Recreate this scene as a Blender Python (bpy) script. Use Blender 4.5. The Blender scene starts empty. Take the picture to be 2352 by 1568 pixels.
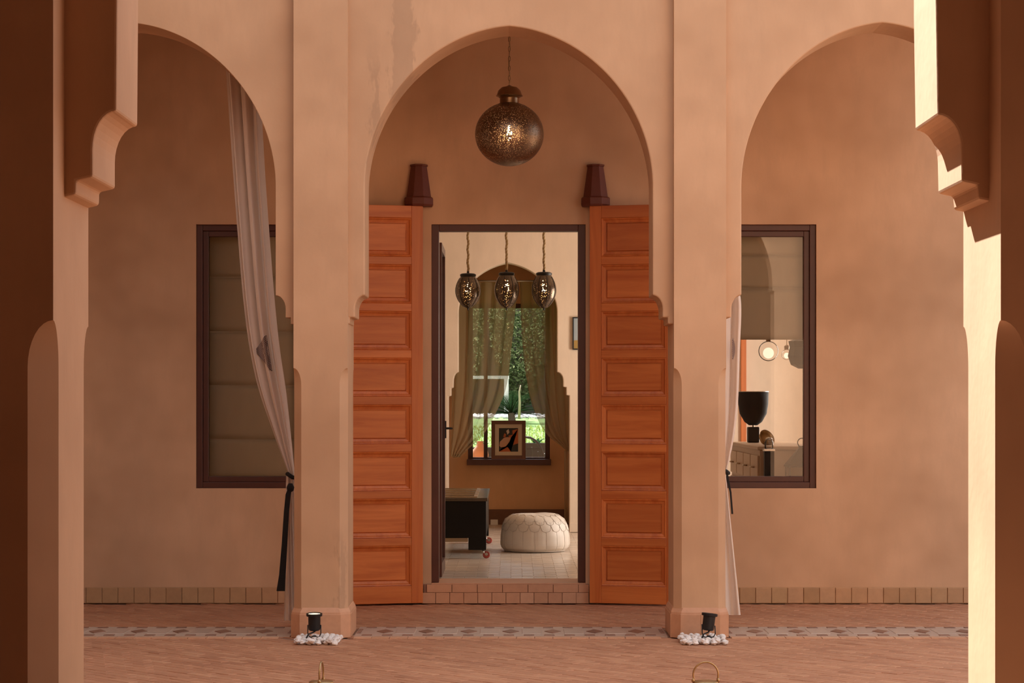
import bpy, bmesh, math, random
from mathutils import Vector, Matrix, Euler
random.seed(7)
R = math.radians
scene = bpy.context.scene
C = scene.collection
F, CX, HY, EYE = 5010.0, 1176.0, 930.0, 1.49      # focal length in px, centre column, horizon row, eye height (m)

# ------------------------------------------------------------------ camera, sky, sun, exposure
cd = bpy.data.cameras.new('camera')
cd.sensor_width = 36.0
cd.lens = F / 2352 * 36.0
cd.shift_y = (HY - 784) / 2352
cd.clip_end = 300
cam = bpy.data.objects.new('camera', cd)
cam.location = (0, 0, EYE)
cam.rotation_euler = (R(90), 0, 0)
C.objects.link(cam)
scene.camera = cam

world = bpy.data.worlds.new('sky')
scene.world = world
world.use_nodes = True
bg = world.node_tree.nodes['Background']
bg.inputs[0].default_value = (0.88, 0.93, 1.0, 1)
bg.inputs[1].default_value = 1.15

sd = bpy.data.lights.new('sun', 'SUN')
sd.energy = 16.5
sd.angle = R(0.53)
sd.color = (1.0, 0.94, 0.85)
sun = bpy.data.objects.new('sun', sd)
sun.rotation_euler = Vector((0.46, -1.0, -1.0)).to_track_quat('-Z', 'Y').to_euler()
sun.location = (0, 20, 20)
C.objects.link(sun)

# area lamp added to brighten the room, set in an unseen opening
ad = bpy.data.lights.new('added_room_light', 'AREA'); ad.shape = 'RECTANGLE'; ad.size = 2.1; ad.size_y = 1.7; ad.energy = 125; ad.color = (1.0, .92, .82)
ao = bpy.data.objects.new('added_room_light', ad); ao.location = (3.5, 20.3, 1.8); ao.rotation_euler = (0, R(90), 0); C.objects.link(ao)

vs = scene.view_settings
vs.view_transform = 'Standard'
vs.look = 'None'
vs.gamma = 1.0
vs.use_curve_mapping = False
vs.exposure = 0.22
scene.cycles.max_bounces = 9
scene.cycles.diffuse_bounces = 5
scene.cycles.adaptive_threshold = 0.02
scene.cycles.transparent_max_bounces = 24
scene.cycles.caustics_reflective = False
scene.cycles.caustics_refractive = False
scene.cycles.sample_clamp_indirect = 6.0

# depths of the place (m from the camera)
NP0, NP1, NS0 = 6.39, 6.92, 6.55          # near arcade: pier faces, spandrel near face
AP0, AP1, AS0, AS1 = 13.95, 14.50, 14.02, 14.42   # far arcade: pier faces, spandrel faces
WD, WT = 16.40, 0.40                      # gallery wall face, thickness
RZ = 0.15                                 # room floor level
RB = 23.0                                 # room back wall
TOP = 5.3

def P(px, py, D):
    return Vector(((px - CX) * D / F, D, EYE - (py - HY) * D / F))
def PX(px, D): return (px - CX) * D / F
def PZ(py, D): return EYE - (py - HY) * D / F

# ------------------------------------------------------------------ helpers
class MB:
    def __init__(s): s.v = []; s.f = []
    def add(s, vs, fs):
        o = len(s.v); s.v += [tuple(p) for p in vs]; s.f += [tuple(i + o for i in f) for f in fs]; return s
    def box(s, x0, x1, y0, y1, z0, z1, M=None):
        p = [Vector((x, y, z)) for z in (z0, z1) for y in (y0, y1) for x in (x0, x1)]
        if M is not None: p = [M @ q for q in p]
        return s.add(p, [(0,2,3,1),(4,5,7,6),(0,1,5,4),(2,6,7,3),(0,4,6,2),(1,3,7,5)])
    def prism_y(s, pts, y0, y1):
        """pts: list of (x, z), clockwise or not, extruded from y0 to y1"""
        n = len(pts)
        a = sum(pts[i][0]*pts[(i+1)%n][1]-pts[(i+1)%n][0]*pts[i][1] for i in range(n))
        if a < 0: pts = pts[::-1]
        v = [(x, y0, z) for x, z in pts] + [(x, y1, z) for x, z in pts]
        fs = [tuple(range(n)), tuple(range(2*n-1, n-1, -1))]
        fs += [((i+1) % n, i, n+i, n+(i+1) % n) for i in range(n)]
        return s.add(v, fs)
    def prism_z(s, rings):
        """rings: list of (z, [(x,y)...]) with equal counts; counter-clockwise seen from above"""
        n = len(rings[0][1]); v = []; fs = []
        for z, ps in rings: v += [(x, y, z) for x, y in ps]
        for k in range(len(rings)-1):
            for i in range(n):
                j = (i+1) % n
                fs.append((k*n+i, k*n+j, (k+1)*n+j, (k+1)*n+i))
        fs.append(tuple(range(n-1, -1, -1)))
        m = (len(rings)-1)*n
        fs.append(tuple(range(m, m+n)))
        return s.add(v, fs)
    def lathe(s, prof, seg=32, c=(0,0,0), cap=True, M=None):
        v = []; fs = []
        for r, z in prof:
            for i in range(seg):
                a = 2*math.pi*i/seg
                q = Vector((r*math.cos(a), r*math.sin(a), z))
                if M is not None: q = M @ q
                v.append(q + Vector(c))
        for k in range(len(prof)-1):
            for i in range(seg):
                j = (i+1) % seg
                fs.append((k*seg+i, k*seg+j, (k+1)*seg+j, (k+1)*seg+i))
        if cap:
            fs.append(tuple(range(seg-1, -1, -1)))
            m = (len(prof)-1)*seg; fs.append(tuple(range(m, m+seg)))
        return s.add(v, fs)
    def tube(s, pts, r, seg=8, closed=False):
        pts = [Vector(p) for p in pts]; n = len(pts); v = []; fs = []
        rr = r if isinstance(r, (list, tuple)) else [r]*n
        up = None
        for k, p in enumerate(pts):
            a = pts[(k-1) % n] if (closed or k > 0) else p
            b = pts[(k+1) % n] if (closed or k < n-1) else p
            t = (b-a).normalized()
            if up is None:
                up = t.orthogonal().normalized()
            up = (up - t*up.dot(t)).normalized()
            w = t.cross(up)
            for i in range(seg):
                g = 2*math.pi*i/seg
                v.append(p + (up*math.cos(g)+w*math.sin(g))*rr[k])
        m = n if closed else n-1
        for k in range(m):
            for i in range(seg):
                j = (i+1) % seg; k2 = (k+1) % n
                fs.append((k*seg+i, k*seg+j, k2*seg+j, k2*seg+i))
        if not closed:
            fs.append(tuple(range(seg-1, -1, -1))); fs.append(tuple(range((n-1)*seg, n*seg)))
        return s.add(v, fs)
    def grid(s, fn, nu, nv):
        v = [fn(i/nu, j/nv) for j in range(nv+1) for i in range(nu+1)]
        fs = [(j*(nu+1)+i, j*(nu+1)+i+1, (j+1)*(nu+1)+i+1, (j+1)*(nu+1)+i) for j in range(nv) for i in range(nu)]
        return s.add(v, fs)
    def mesh(s, name, mat, smooth=False):
        me = bpy.data.meshes.new(name)
        me.from_pydata([tuple(p) for p in s.v], [], s.f)
        if smooth:
            me.polygons.foreach_set('use_smooth', [True]*len(me.polygons))
            if smooth is not True: me.set_sharp_from_angle(angle=R(smooth))
        me.materials.append(mat); me.update()
        return me
    def build(s, name, mat, parent=None, smooth=False, bevel=0, solid=0, origin=None):
        if origin is not None:
            ov = Vector(origin); s.v = [tuple(Vector(p)-ov) for p in s.v]
        me = s.mesh(name, mat, smooth)
        o = bpy.data.objects.new(name, me); C.objects.link(o)
        if origin is not None: o.location = ov if parent is None else ov
        if parent is not None: o.parent = parent
        if solid:
            m = o.modifiers.new('solid', 'SOLIDIFY'); m.thickness = solid; m.offset = 0
        if bevel:
            m = o.modifiers.new('bevel', 'BEVEL'); m.width = bevel; m.segments = 2; m.limit_method = 'ANGLE'; m.angle_limit = R(40)
        return o

def tag(o, label=None, cat=None, group=None, kind=None):
    if label: o['label'] = label
    if cat: o['category'] = cat
    if group: o['group'] = group
    if kind: o['kind'] = kind
    return o
def empty(name, loc=(0,0,0), rz=0.0):
    o = bpy.data.objects.new(name, None); C.objects.link(o)
    o.location = loc; o.rotation_euler = (0, 0, rz); o.empty_display_size = .1
    return o
def inst(name, me, parent=None, loc=(0,0,0), rot=(0,0,0), sc=(1,1,1)):
    o = bpy.data.objects.new(name, me); C.objects.link(o)
    if parent is not None: o.parent = parent
    o.location = loc; o.rotation_euler = rot; o.scale = sc
    return o
def bevelled_box(sx, sy, sz, b, name, mat, bottom=True):
    """box centred in x,y with top at z=0, bevelled top rim: cheap tile"""
    x, y = sx/2, sy/2
    v = [(-x,-y,-sz),(x,-y,-sz),(x,y,-sz),(-x,y,-sz), (-x,-y,-b),(x,-y,-b),(x,y,-b),(-x,y,-b), (-x+b,-y+b,0),(x-b,-y+b,0),(x-b,y-b,0),(-x+b,y-b,0)]
    f = [(0,1,5,4),(1,2,6,5),(2,3,7,6),(3,0,4,7),(4,5,9,8),(5,6,10,9),(6,7,11,10),(7,4,8,11),(8,9,10,11)]
    if bottom: f.append((3,2,1,0))
    return MB().add(v, f).mesh(name, mat)

# ------------------------------------------------------------------ materials
def newmat(name):
    m = bpy.data.materials.new(name); m.use_nodes = True
    nt = m.node_tree; b = nt.nodes['Principled BSDF']
    return m, nt, b
def N(nt, t, **kw):
    n = nt.nodes.new(t)
    for k, v in kw.items(): setattr(n, k, v)
    return n
def mixc(nt, fac, a, b, blend='MIX'):
    n = N(nt, 'ShaderNodeMix', data_type='RGBA', blend_type=blend)
    for k, val in ((0, fac), (6, a), (7, b)):
        if hasattr(val, 'is_output'): nt.links.new(val, n.inputs[k])
        elif k == 0: n.inputs[0].default_value = val
        else: n.inputs[k].default_value = (*val, 1) if len(val) == 3 else val
    return n.outputs[2]
def math_(nt, op, a, b=None, clamp=False):
    n = N(nt, 'ShaderNodeMath', operation=op, use_clamp=clamp)
    for k, val in ((0, a), (1, b)):
        if val is None: continue
        if hasattr(val, 'is_output'): nt.links.new(val, n.inputs[k])
        else: n.inputs[k].default_value = val
    return n.outputs[0]
def ramp(nt, val, p0, p1, c0=(0,0,0), c1=(1,1,1)):
    n = N(nt, 'ShaderNodeValToRGB'); nt.links.new(val, n.inputs[0])
    e = n.color_ramp.elements
    e[0].position = p0; e[1].position = p1; e[0].color = (*c0, 1); e[1].color = (*c1, 1)
    return n.outputs[0]
def coords(nt, scale=(1,1,1), kind='Object'):
    tc = N(nt, 'ShaderNodeTexCoord'); mp = N(nt, 'ShaderNodeMapping')
    nt.links.new(tc.outputs[kind], mp.inputs[0]); mp.inputs['Scale'].default_value = scale
    return mp.outputs[0]
def noise(nt, vec, scale, detail=4, rough=.55, dist=0):
    n = N(nt, 'ShaderNodeTexNoise'); nt.links.new(vec, n.inputs['Vector'])
    n.inputs['Scale'].default_value = scale; n.inputs['Detail'].default_value = detail
    n.inputs['Roughness'].default_value = rough; n.inputs['Distortion'].default_value = dist
    return n.outputs[0]
def bump(nt, b, h, strength, dist=.01):
    n = N(nt, 'ShaderNodeBump'); n.inputs['Strength'].default_value = strength; n.inputs['Distance'].default_value = dist
    nt.links.new(h, n.inputs['Height']); nt.links.new(n.outputs[0], b.inputs['Normal'])
def windowed(nt, v, a, b, soft):
    """1 inside a..b with soft edges"""
    m1 = N(nt, 'ShaderNodeMapRange', interpolation_type='SMOOTHSTEP'); nt.links.new(v, m1.inputs[0]); m1.inputs[1].default_value = a-soft; m1.inputs[2].default_value = a+soft
    m2 = N(nt, 'ShaderNodeMapRange', interpolation_type='SMOOTHSTEP'); nt.links.new(v, m2.inputs[0]); m2.inputs[1].default_value = b-soft; m2.inputs[2].default_value = b+soft; m2.inputs[3].default_value = 1; m2.inputs[4].default_value = 0
    return math_(nt, 'MULTIPLY', m1.outputs[0], m2.outputs[0])

def plaster(name, col, var=.16, rough=.72, stains=()):
    m, nt, b = newmat(name)
    co = coords(nt)
    n1 = noise(nt, co, 1.1, 3, .6); n2 = noise(nt, coords(nt, (3.5, 3.5, 1.0)), 2.6, 4, .65); n3 = noise(nt, co, 28, 1)
    dark = tuple(c*(1-var*(1, 1.25, 1.5)[i]) for i, c in enumerate(col)); lite = tuple(min(1, c*(1+var*.55)) for c in col)
    c = mixc(nt, ramp(nt, n1, .32, .68), dark, lite)
    c = mixc(nt, math_(nt, 'MULTIPLY', ramp(nt, n2, .45, .72), .35), c, tuple(x*.82 for x in col))
    sp = N(nt, 'ShaderNodeSeparateXYZ'); nt.links.new(co, sp.inputs[0])
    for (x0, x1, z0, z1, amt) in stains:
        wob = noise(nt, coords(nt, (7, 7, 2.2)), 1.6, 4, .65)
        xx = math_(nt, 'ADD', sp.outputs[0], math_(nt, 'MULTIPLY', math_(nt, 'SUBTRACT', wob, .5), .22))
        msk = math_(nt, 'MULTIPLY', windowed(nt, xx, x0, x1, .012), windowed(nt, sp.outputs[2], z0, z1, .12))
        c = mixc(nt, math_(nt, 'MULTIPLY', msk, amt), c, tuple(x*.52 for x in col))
    nt.links.new(c, b.inputs['Base Color'])
    b.inputs['Roughness'].default_value = rough
    bump(nt, b, n3, .12, .006)
    return m
def plain(name, col, rough=.5, metal=0.0, var=0.0, vs=12, bmp=0):
    m, nt, b = newmat(name)
    b.inputs['Base Color'].default_value = (*col, 1); b.inputs['Roughness'].default_value = rough; b.inputs['Metallic'].default_value = metal
    if var:
        n = noise(nt, coords(nt), vs, 3)
        nt.links.new(mixc(nt, n, tuple(c*(1-var) for c in col), tuple(min(1, c*(1+var)) for c in col)), b.inputs['Base Color'])
        if bmp: bump(nt, b, n, bmp, .004)
    return m
def piece_random(nt):
    oi = N(nt, 'ShaderNodeObjectInfo'); ge = N(nt, 'ShaderNodeNewGeometry')
    return math_(nt, 'FRACT', math_(nt, 'ADD', oi.outputs['Random'], ge.outputs['Random Per Island']))
def tile_mat(name, cols, rough=.6, nscale=14, bmp=.2, wear=.25):
    m, nt, b = newmat(name)
    r = piece_random(nt)
    cr = N(nt, 'ShaderNodeValToRGB'); nt.links.new(r, cr.inputs[0]); cr.color_ramp.interpolation = 'LINEAR'
    e = cr.color_ramp.elements
    while len(e) < len(cols): e.new(.5)
    for i, c in enumerate(cols): e[i].position = i/(len(cols)-1); e[i].color = (*c, 1)
    ge = N(nt, 'ShaderNodeNewGeometry')
    n = noise(nt, ge.outputs['Position'], nscale, 2, .6); n2 = noise(nt, ge.outputs['Position'], 1.3, 3)
    c = mixc(nt, math_(nt, 'MULTIPLY', ramp(nt, n, .35, .75), wear), cr.outputs[0], tuple(x*.5 for x in cols[0]))
    c = mixc(nt, math_(nt, 'MULTIPLY', ramp(nt, n2, .4, .7), wear), c, tuple(min(1, x*1.25) for x in cols[-1]))
    nt.links.new(c, b.inputs['Base Color']); b.inputs['Roughness'].default_value = rough
    bump(nt, b, n, bmp, .004)
    return m
def wood(name, c0, c1, axis, rough=.36):
    m, nt, b = newmat(name)
    sc = {'x': (1.2, 14, 16), 'z': (16, 14, 1.0)}[axis]
    oi = N(nt, 'ShaderNodeObjectInfo')
    tc = N(nt, 'ShaderNodeTexCoord'); mp = N(nt, 'ShaderNodeMapping'); nt.links.new(tc.outputs['Object'], mp.inputs[0]); mp.inputs['Scale'].default_value = sc
    cb = N(nt, 'ShaderNodeCombineXYZ')
    for i in range(3): nt.links.new(math_(nt, 'MULTIPLY', oi.outputs['Random'], 31.0*(i+1)), cb.inputs[i])
    nt.links.new(cb.outputs[0], mp.inputs['Location'])
    n = noise(nt, mp.outputs[0], 1.0, 4, .6, .7)
    c = mixc(nt, ramp(nt, n, .3, .72), c0, c1)
    c = mixc(nt, math_(nt, 'MULTIPLY', oi.outputs['Random'], .35), c, tuple(x*.6 for x in c0))
    nt.links.new(c, b.inputs['Base Color']); b.inputs['Roughness'].default_value = rough
    b.inputs['Coat Weight'].default_value = .12; b.inputs['Specular IOR Level'].default_value = .3; b.inputs['Coat Roughness'].default_value = .25
    return m
def glass_mat(name, ior=1.6, tint=(1,1,1)):
    m = bpy.data.materials.new(name); m.use_nodes = True; nt = m.node_tree; nt.nodes.clear()
    o = N(nt, 'ShaderNodeOutputMaterial'); mx = N(nt, 'ShaderNodeMixShader'); t = N(nt, 'ShaderNodeBsdfTransparent'); g = N(nt, 'ShaderNodeBsdfGlossy'); fr = N(nt, 'ShaderNodeFresnel')
    t.inputs[0].default_value = (*tint, 1); g.inputs['Roughness'].default_value = 0.0; fr.inputs[0].default_value = ior
    nt.links.new(fr.outputs[0], mx.inputs[0]); nt.links.new(t.outputs[0], mx.inputs[1]); nt.links.new(g.outputs[0], mx.inputs[2]); nt.links.new(mx.outputs[0], o.inputs[0])
    return m
def fabric(name, col, transl=.35, transp=0.0, weave=0):
    m = bpy.data.materials.new(name); m.use_nodes = True; nt = m.node_tree; nt.nodes.clear()
    o = N(nt, 'ShaderNodeOutputMaterial'); d = N(nt, 'ShaderNodeBsdfDiffuse'); t = N(nt, 'ShaderNodeBsdfTranslucent'); mx = N(nt, 'ShaderNodeMixShader')
    n = noise(nt, coords(nt, (1, 1, .35)), 9, 5)
    c = mixc(nt, n, tuple(x*.86 for x in col), tuple(min(1, x*1.06) for x in col))
    nt.links.new(c, d.inputs[0]); nt.links.new(c, t.inputs[0])
    mx.inputs[0].default_value = transl; nt.links.new(d.outputs[0], mx.inputs[1]); nt.links.new(t.outputs[0], mx.inputs[2])
    out = mx.outputs[0]
    if transp:
        tr = N(nt, 'ShaderNodeBsdfTransparent'); m2 = N(nt, 'ShaderNodeMixShader'); m2.inputs[0].default_value = transp
        nt.links.new(out, m2.inputs[1]); nt.links.new(tr.outputs[0], m2.inputs[2]); out = m2.outputs[0]
    nt.links.new(out, o.inputs[0])
    return m
def pierced(name, col, scale, thr, rough=.3, bands=0):
    """metal sheet drilled with small holes"""
    m, nt, b = newmat(name)
    b.inputs['Base Color'].default_value = (*col, 1); b.inputs['Metallic'].default_value = 1; b.inputs['Roughness'].default_value = rough
    co = coords(nt)
    v = N(nt, 'ShaderNodeTexVoronoi'); nt.links.new(co, v.inputs['Vector']); v.inputs['Scale'].default_value = scale
    hole = math_(nt, 'LESS_THAN', v.outputs['Distance'], thr)
    if bands:
        sp = N(nt, 'ShaderNodeSeparateXYZ'); nt.links.new(co, sp.inputs[0])
        an = math_(nt, 'ARCTAN2', sp.outputs[1], sp.outputs[0])
        w = math_(nt, 'ABSOLUTE', math_(nt, 'SINE', math_(nt, 'MULTIPLY', an, bands/2)))
        hole = math_(nt, 'MULTIPLY', hole, math_(nt, 'GREATER_THAN', w, .22))
        hole = math_(nt, 'MULTIPLY', hole, math_(nt, 'LESS_THAN', sp.outputs[2], .10))
    tr = N(nt, 'ShaderNodeBsdfTransparent'); mx = N(nt, 'ShaderNodeMixShader')
    nt.links.new(hole, mx.inputs[0]); nt.links.new(b.outputs[0], mx.inputs[1]); nt.links.new(tr.outputs[0], mx.inputs[2])
    nt.links.new(mx.outputs[0], nt.nodes['Material Output'].inputs[0])
    bump(nt, b, v.outputs['Distance'], .3, .002)
    return m
def emit(name, col, s):
    m = bpy.data.materials.new(name); m.use_nodes = True; nt = m.node_tree; nt.nodes.clear()
    o = N(nt, 'ShaderNodeOutputMaterial'); e = N(nt, 'ShaderNodeEmission'); e.inputs[0].default_value = (*col, 1); e.inputs[1].default_value = s
    nt.links.new(e.outputs[0], o.inputs[0]); m.cycles.emission_sampling = 'NONE'; return m
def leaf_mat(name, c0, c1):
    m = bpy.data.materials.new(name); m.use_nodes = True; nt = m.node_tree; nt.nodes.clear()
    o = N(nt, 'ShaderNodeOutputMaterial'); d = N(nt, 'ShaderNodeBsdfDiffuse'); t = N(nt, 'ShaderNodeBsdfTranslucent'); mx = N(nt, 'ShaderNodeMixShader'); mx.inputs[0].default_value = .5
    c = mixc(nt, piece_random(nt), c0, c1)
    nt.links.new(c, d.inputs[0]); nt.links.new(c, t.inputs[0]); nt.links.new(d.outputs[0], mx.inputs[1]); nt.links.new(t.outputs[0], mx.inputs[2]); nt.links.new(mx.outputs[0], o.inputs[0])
    return m

PL = (.58, .375, .235)
M = {}
M['plaster'] = plaster('plaster', PL)
M['plaster_stained'] = plaster('plaster_stained', PL, stains=((-.775, -.63, 3.30, 6.0, .38), (-.90, -.865, 2.0, 3.7, .35)))
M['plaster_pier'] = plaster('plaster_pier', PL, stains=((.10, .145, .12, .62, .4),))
M['plaster_wall'] = plaster('plaster_wall', (.66, .435, .275), .2)
M['plaster_room'] = plaster('plaster_room', (.78, .63, .49), .08)
M['plaster_alcove'] = plaster('plaster_alcove', (.74, .46, .25), .12)
M['ceiling'] = plaster('ceiling_plaster', (.60, .42, .30), .1)
M['paver'] = tile_mat('terracotta_paver', [(.40,.185,.105), (.50,.245,.14), (.45,.215,.122), (.55,.29,.17)], .62)
M['grout'] = plain('grout', (.30, .165, .11), .9, 0, .25, 30)
M['pale_tile'] = tile_mat('pale_tile', [(.44,.33,.265), (.52,.40,.32), (.48,.36,.29)], .45)
M['dark_tile'] = tile_mat('brown_tile', [(.20,.10,.068), (.27,.14,.095)], .45)
M['skirt_tile'] = tile_mat('skirting_tile', [(.44,.27,.14), (.55,.33,.18), (.50,.32,.17), (.60,.36,.22)], .5, 20, .15, .2)
M['step_tile'] = tile_mat('step_tile', [(.52,.28,.16), (.60,.33,.20), (.55,.29,.17), (.64,.38,.24)], .55, 20, .2, .2)
M['room_tile'] = tile_mat('room_tile', [(.62,.53,.45), (.74,.63,.54), (.68,.57,.48), (.80,.70,.60)], .24, 20, .2, .15)
M['wood_h'] = wood('door_wood_across', (.48,.12,.028), (.70,.225,.06), 'x')
M['wood_v'] = wood('door_wood_upright', (.50,.125,.03), (.70,.22,.058), 'z')
M['frame'] = plain('brown_painted_frame', (.085,.026,.017), .42, 0, .25, 8)
M['glass'] = glass_mat('window_glass', 1.5)
M['clear'] = glass_mat('clear_glass', 1.08)
M['curtain'] = fabric('white_linen', (.90,.80,.72), .2)
M['sheer'] = fabric('olive_sheer', (.46,.34,.19), .6, .36)
M['blind'] = fabric('beige_blind', (.66,.55,.39), .3)
M['black_cloth'] = plain('black_cloth', (.012,.010,.010), .85, 0, .3, 30)
M['black_metal'] = plain('black_metal', (.012,.012,.014), .45, .2)
M['iron'] = plain('dark_iron', (.03,.026,.024), .5, .6)
M['terra_sconce'] = plain('red_terracotta', (.125,.028,.015), .5, 0, .2, 10)
M['brass'] = plain('aged_brass', (.30,.20,.12), .32, 1.0, .25, 20)
M['globe'] = pierced('pierced_brass', (.25,.18,.13), 120, .33, .36)
M['egg'] = pierced('pierced_bronze', (.13,.095,.07), 80, .27, .3, 8)
M['rope'] = plain('rope', (.40,.27,.13), .8, 0, .3, 60)
M['bulb'] = emit('warm_bulb', (1.0,.62,.25), 40)
M['spot_lens'] = emit('spot_lens', (1.0,.72,.38), 3.5)
M['leather'] = plain('white_leather', (.74,.66,.58), .5, 0, .06, 6)
M['chest'] = plain('black_lacquer', (.008,.007,.006), .5, 0, .3, 6)
M['chest'].node_tree.nodes['Principled BSDF'].inputs['Specular IOR Level'].default_value = .2
M['chest_top'] = plain('dark_worn_top', (.10,.075,.05), .18, 0, .3, 12)
M['red_rubber'] = plain('red_rubber', (.32,.045,.03), .5)
M['steel'] = plain('steel', (.45,.43,.40), .3, 1)
M['pebble'] = tile_mat('white_pebble', [(.72,.69,.68), (.85,.82,.80), (.78,.75,.74)], .5, 40, .2, .12)
M['ochre_metal'] = plain('antique_gold', (.42,.29,.15), .38, .9, .2, 20)
M['white'] = plain('white_paint', (.80,.78,.74), .5)
M['lawn'] = plain('lawn_soil', (.10,.22,.03), .9, 0, .3, 3)
M['grass'] = leaf_mat('grass', (.15,.21,.04), (.26,.33,.09))
M['leaf'] = leaf_mat('leaf', (.03,.06,.02), (.36,.42,.22))
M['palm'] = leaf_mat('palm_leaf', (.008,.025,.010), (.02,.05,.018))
M['bark'] = plain('bark', (.12,.08,.05), .9, 0, .3, 12)
M['terracotta'] = plain('terracotta', (.26,.10,.04), .7, 0, .15, 8)
M['cabinet'] = plain('tan_cabinet', (.42,.27,.16), .45, 0, .12, 6)
M['gravel'] = plain('pale_gravel', (.62,.50,.37), .9, 0, .2, 20)
M['cream'] = plain('cream', (.72,.62,.48), .6)
M['glow_glass'] = emit('lit_glass', (1.0,.80,.55), 1.1)
# ------------------------------------------------------------------ arch outlines
def arch_pts(xl, xr, zs, za, n=40, pt=.07):
    """intrados from left springing to right springing, slightly pointed"""
    c, a = (xl+xr)/2, (xr-xl)/2; out = []
    for k in range(2*n+1):
        th = math.pi*(1 - k/(2*n)); u = math.cos(th); e = math.sin(th)
        out.append((c+a*u, zs+(za-zs)*((1-pt)*e+pt*(1-abs(u)))))
    return out
def arc(p, q, bulge, n=8):
    """quarter ellipse from p to q: starts along x when bulge='x', else along z"""
    out = []
    for k in range(1, n):
        t = k/n*math.pi/2
        if bulge == 'x': out.append((p[0]+(q[0]-p[0])*math.sin(t), q[1]+(p[1]-q[1])*math.cos(t)))
        else: out.append((q[0]+(p[0]-q[0])*math.cos(t), p[1]+(q[1]-p[1])*math.sin(t)))
    return out
def spandrel(name, x0, x1, left, right, zs, za, y0, y1, top, mat, label, seg=40):
    """wall over one bay. left/right: corbel outlines [(x,z)] from pier edge upward to springing; x0/x1 pier edges"""
    pts = [(x0, top), (x0, left[0][1])] + [p for p in left if p[0] > x0+.001] + arch_pts(left[-1][0], right[-1][0], zs, za, seg) + [p for p in right if p[0] < x1-.001][::-1] + [(x1, right[0][1]), (x1, top)]
    cl = []
    for p in pts:
        if not cl or (abs(p[0]-cl[-1][0]) + abs(p[1]-cl[-1][1])) > 1e-5: cl.append(p)
    o = MB().prism_y(cl, y0, y1).build(name, mat, bevel=.009)
    return tag(o, label, 'arch wall', kind='structure')

# ---- far arcade (seen from the courtyard)
S = F/AP0
def ax(px): return (px-CX)/F*AS0          # x on the spandrel face
def az(py): return PZ(py, AS0)
PIERS = {'a': (-76-124, -76), 'b': (674, 798), 'c': (1548, 1668), 'd': (2418, 2418+122)}
def pier_outline(x0, x1, y0, y1, ch):
    c = max(ch, .0005)
    return [(x0+c, y0), (x1-c, y0), (x1, y0+c), (x1, y1-c), (x1-c, y1), (x0+c, y1), (x0, y1-c), (x0, y0+c)]
def pier(x0, x1, y0, y1, top, ch, zlo, zhi, label, mat, plinth=True):
    """square pier whose corners are chamfered below a curved stop between zlo and zhi"""
    g = empty('pier', ((x0+x1)/2, (y0+y1)/2, 0))
    ox, oy = g.location.x, g.location.y
    rings = []
    lo = lambda ps: [(x-ox, y-oy) for x, y in ps]
    rings.append((0, lo(pier_outline(x0, x1, y0, y1, ch))))
    rings.append((zlo, lo(pier_outline(x0, x1, y0, y1, ch))))
    for k in range(1, 9):
        t = k/8
        rings.append((zlo+(zhi-zlo)*math.sin(t*math.pi/2), lo(pier_outline(x0, x1, y0, y1, ch*(1-(1-math.cos(t*math.pi/2)))))))
    rings.append((top, lo(pier_outline(x0, x1, y0, y1, 0))))
    MB().prism_z(rings).build('shaft', mat, g, smooth=25)
    if plinth:
        e = .022
        def ring(z, ee): return (z, lo(pier_outline(x0-ee, x1+ee, y0-ee, y1+ee, ch+.01)))
        MB().prism_z([ring(0, e-.004), ring(.15, e-.004), ring(.165, e-.006), ring(.195, .002)]).build('plinth', M['step_tile'], g, bevel=.004)
        pl = g.children[-1]
        # cladding tiles on the plinth: front, chamfers, sides
        w = (x1-x0)+2*e-2*(ch+.01); d = (y1-y0)+2*e-2*(ch+.01); cw = (ch+.01)*1.414
        for sx, ang, n, wid, dist in ((0, 0, 2, w, (y1-y0)/2+e), (0, 90, 3, d, (x1-x0)/2+e), (0, 270, 3, d, (x1-x0)/2+e), (0, 180, 2, w, (y1-y0)/2+e)):
            for k in range(n):
                tw = wid/n
                mt = Matrix.Rotation(R(ang), 4, 'Z')
                c = mt @ Vector((-wid/2+tw*(k+.5), -dist+.002, .153))
                me = bevelled_box(tw-.004, .151, .006, .0015, 'tile', M['step_tile'])
                inst('tile', me, pl, c, Euler((R(90), 0, R(ang)), 'XYZ'))
                for v in me.vertices: v.co.y -= .0765
    return tag(g, label, 'pier', kind='structure')
PSX = {}
for k, (a, b) in PIERS.items(): PSX[k] = (PX(a, AP0), PX(b, AP0))
zst0, zst1 = PZ(885, AP0), PZ(845, AP0)
pier(*PSX['a'], AP0, AP1, TOP, .05, zst0, zst1, 'plastered courtyard pier far left, mostly hidden by the dark near pier', M['plaster'])
pier(*PSX['b'], AP0, AP1, TOP, .05, zst0, zst1, 'chamfered plaster pier left of the open wooden doors, black spotlight before it', M['plaster_pier'])
pier(*PSX['c'], AP0, AP1, TOP, .05, zst0, zst1, 'chamfered plaster pier right of the open wooden doors, tilted black spotlight before it', M['plaster'])
pier(*PSX['d'], AP0, AP1, TOP, .05, zst0, zst1, 'plastered courtyard pier far right, hidden by the sunlit near pier', M['plaster'])
def corbel(side, jamb, dirn):
    """outline from pier edge up to springing, px offsets from jamb toward the pier (dirn=-1 pier is left)"""
    d = dirn
    pts = [(ax(jamb+d*46), az(744)), (ax(jamb+d*35), az(744)), (ax(jamb+d*35), az(729)), (ax(jamb+d*23), az(729)), (ax(jamb+d*23), az(710))]
    pts += arc((ax(jamb+d*23), az(710)), (ax(jamb), az(678)), 'z', 7)
    pts += [(ax(jamb), az(678)), (ax(jamb), az(450))]
    return pts
zs_, za_ = az(430), az(60)
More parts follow.
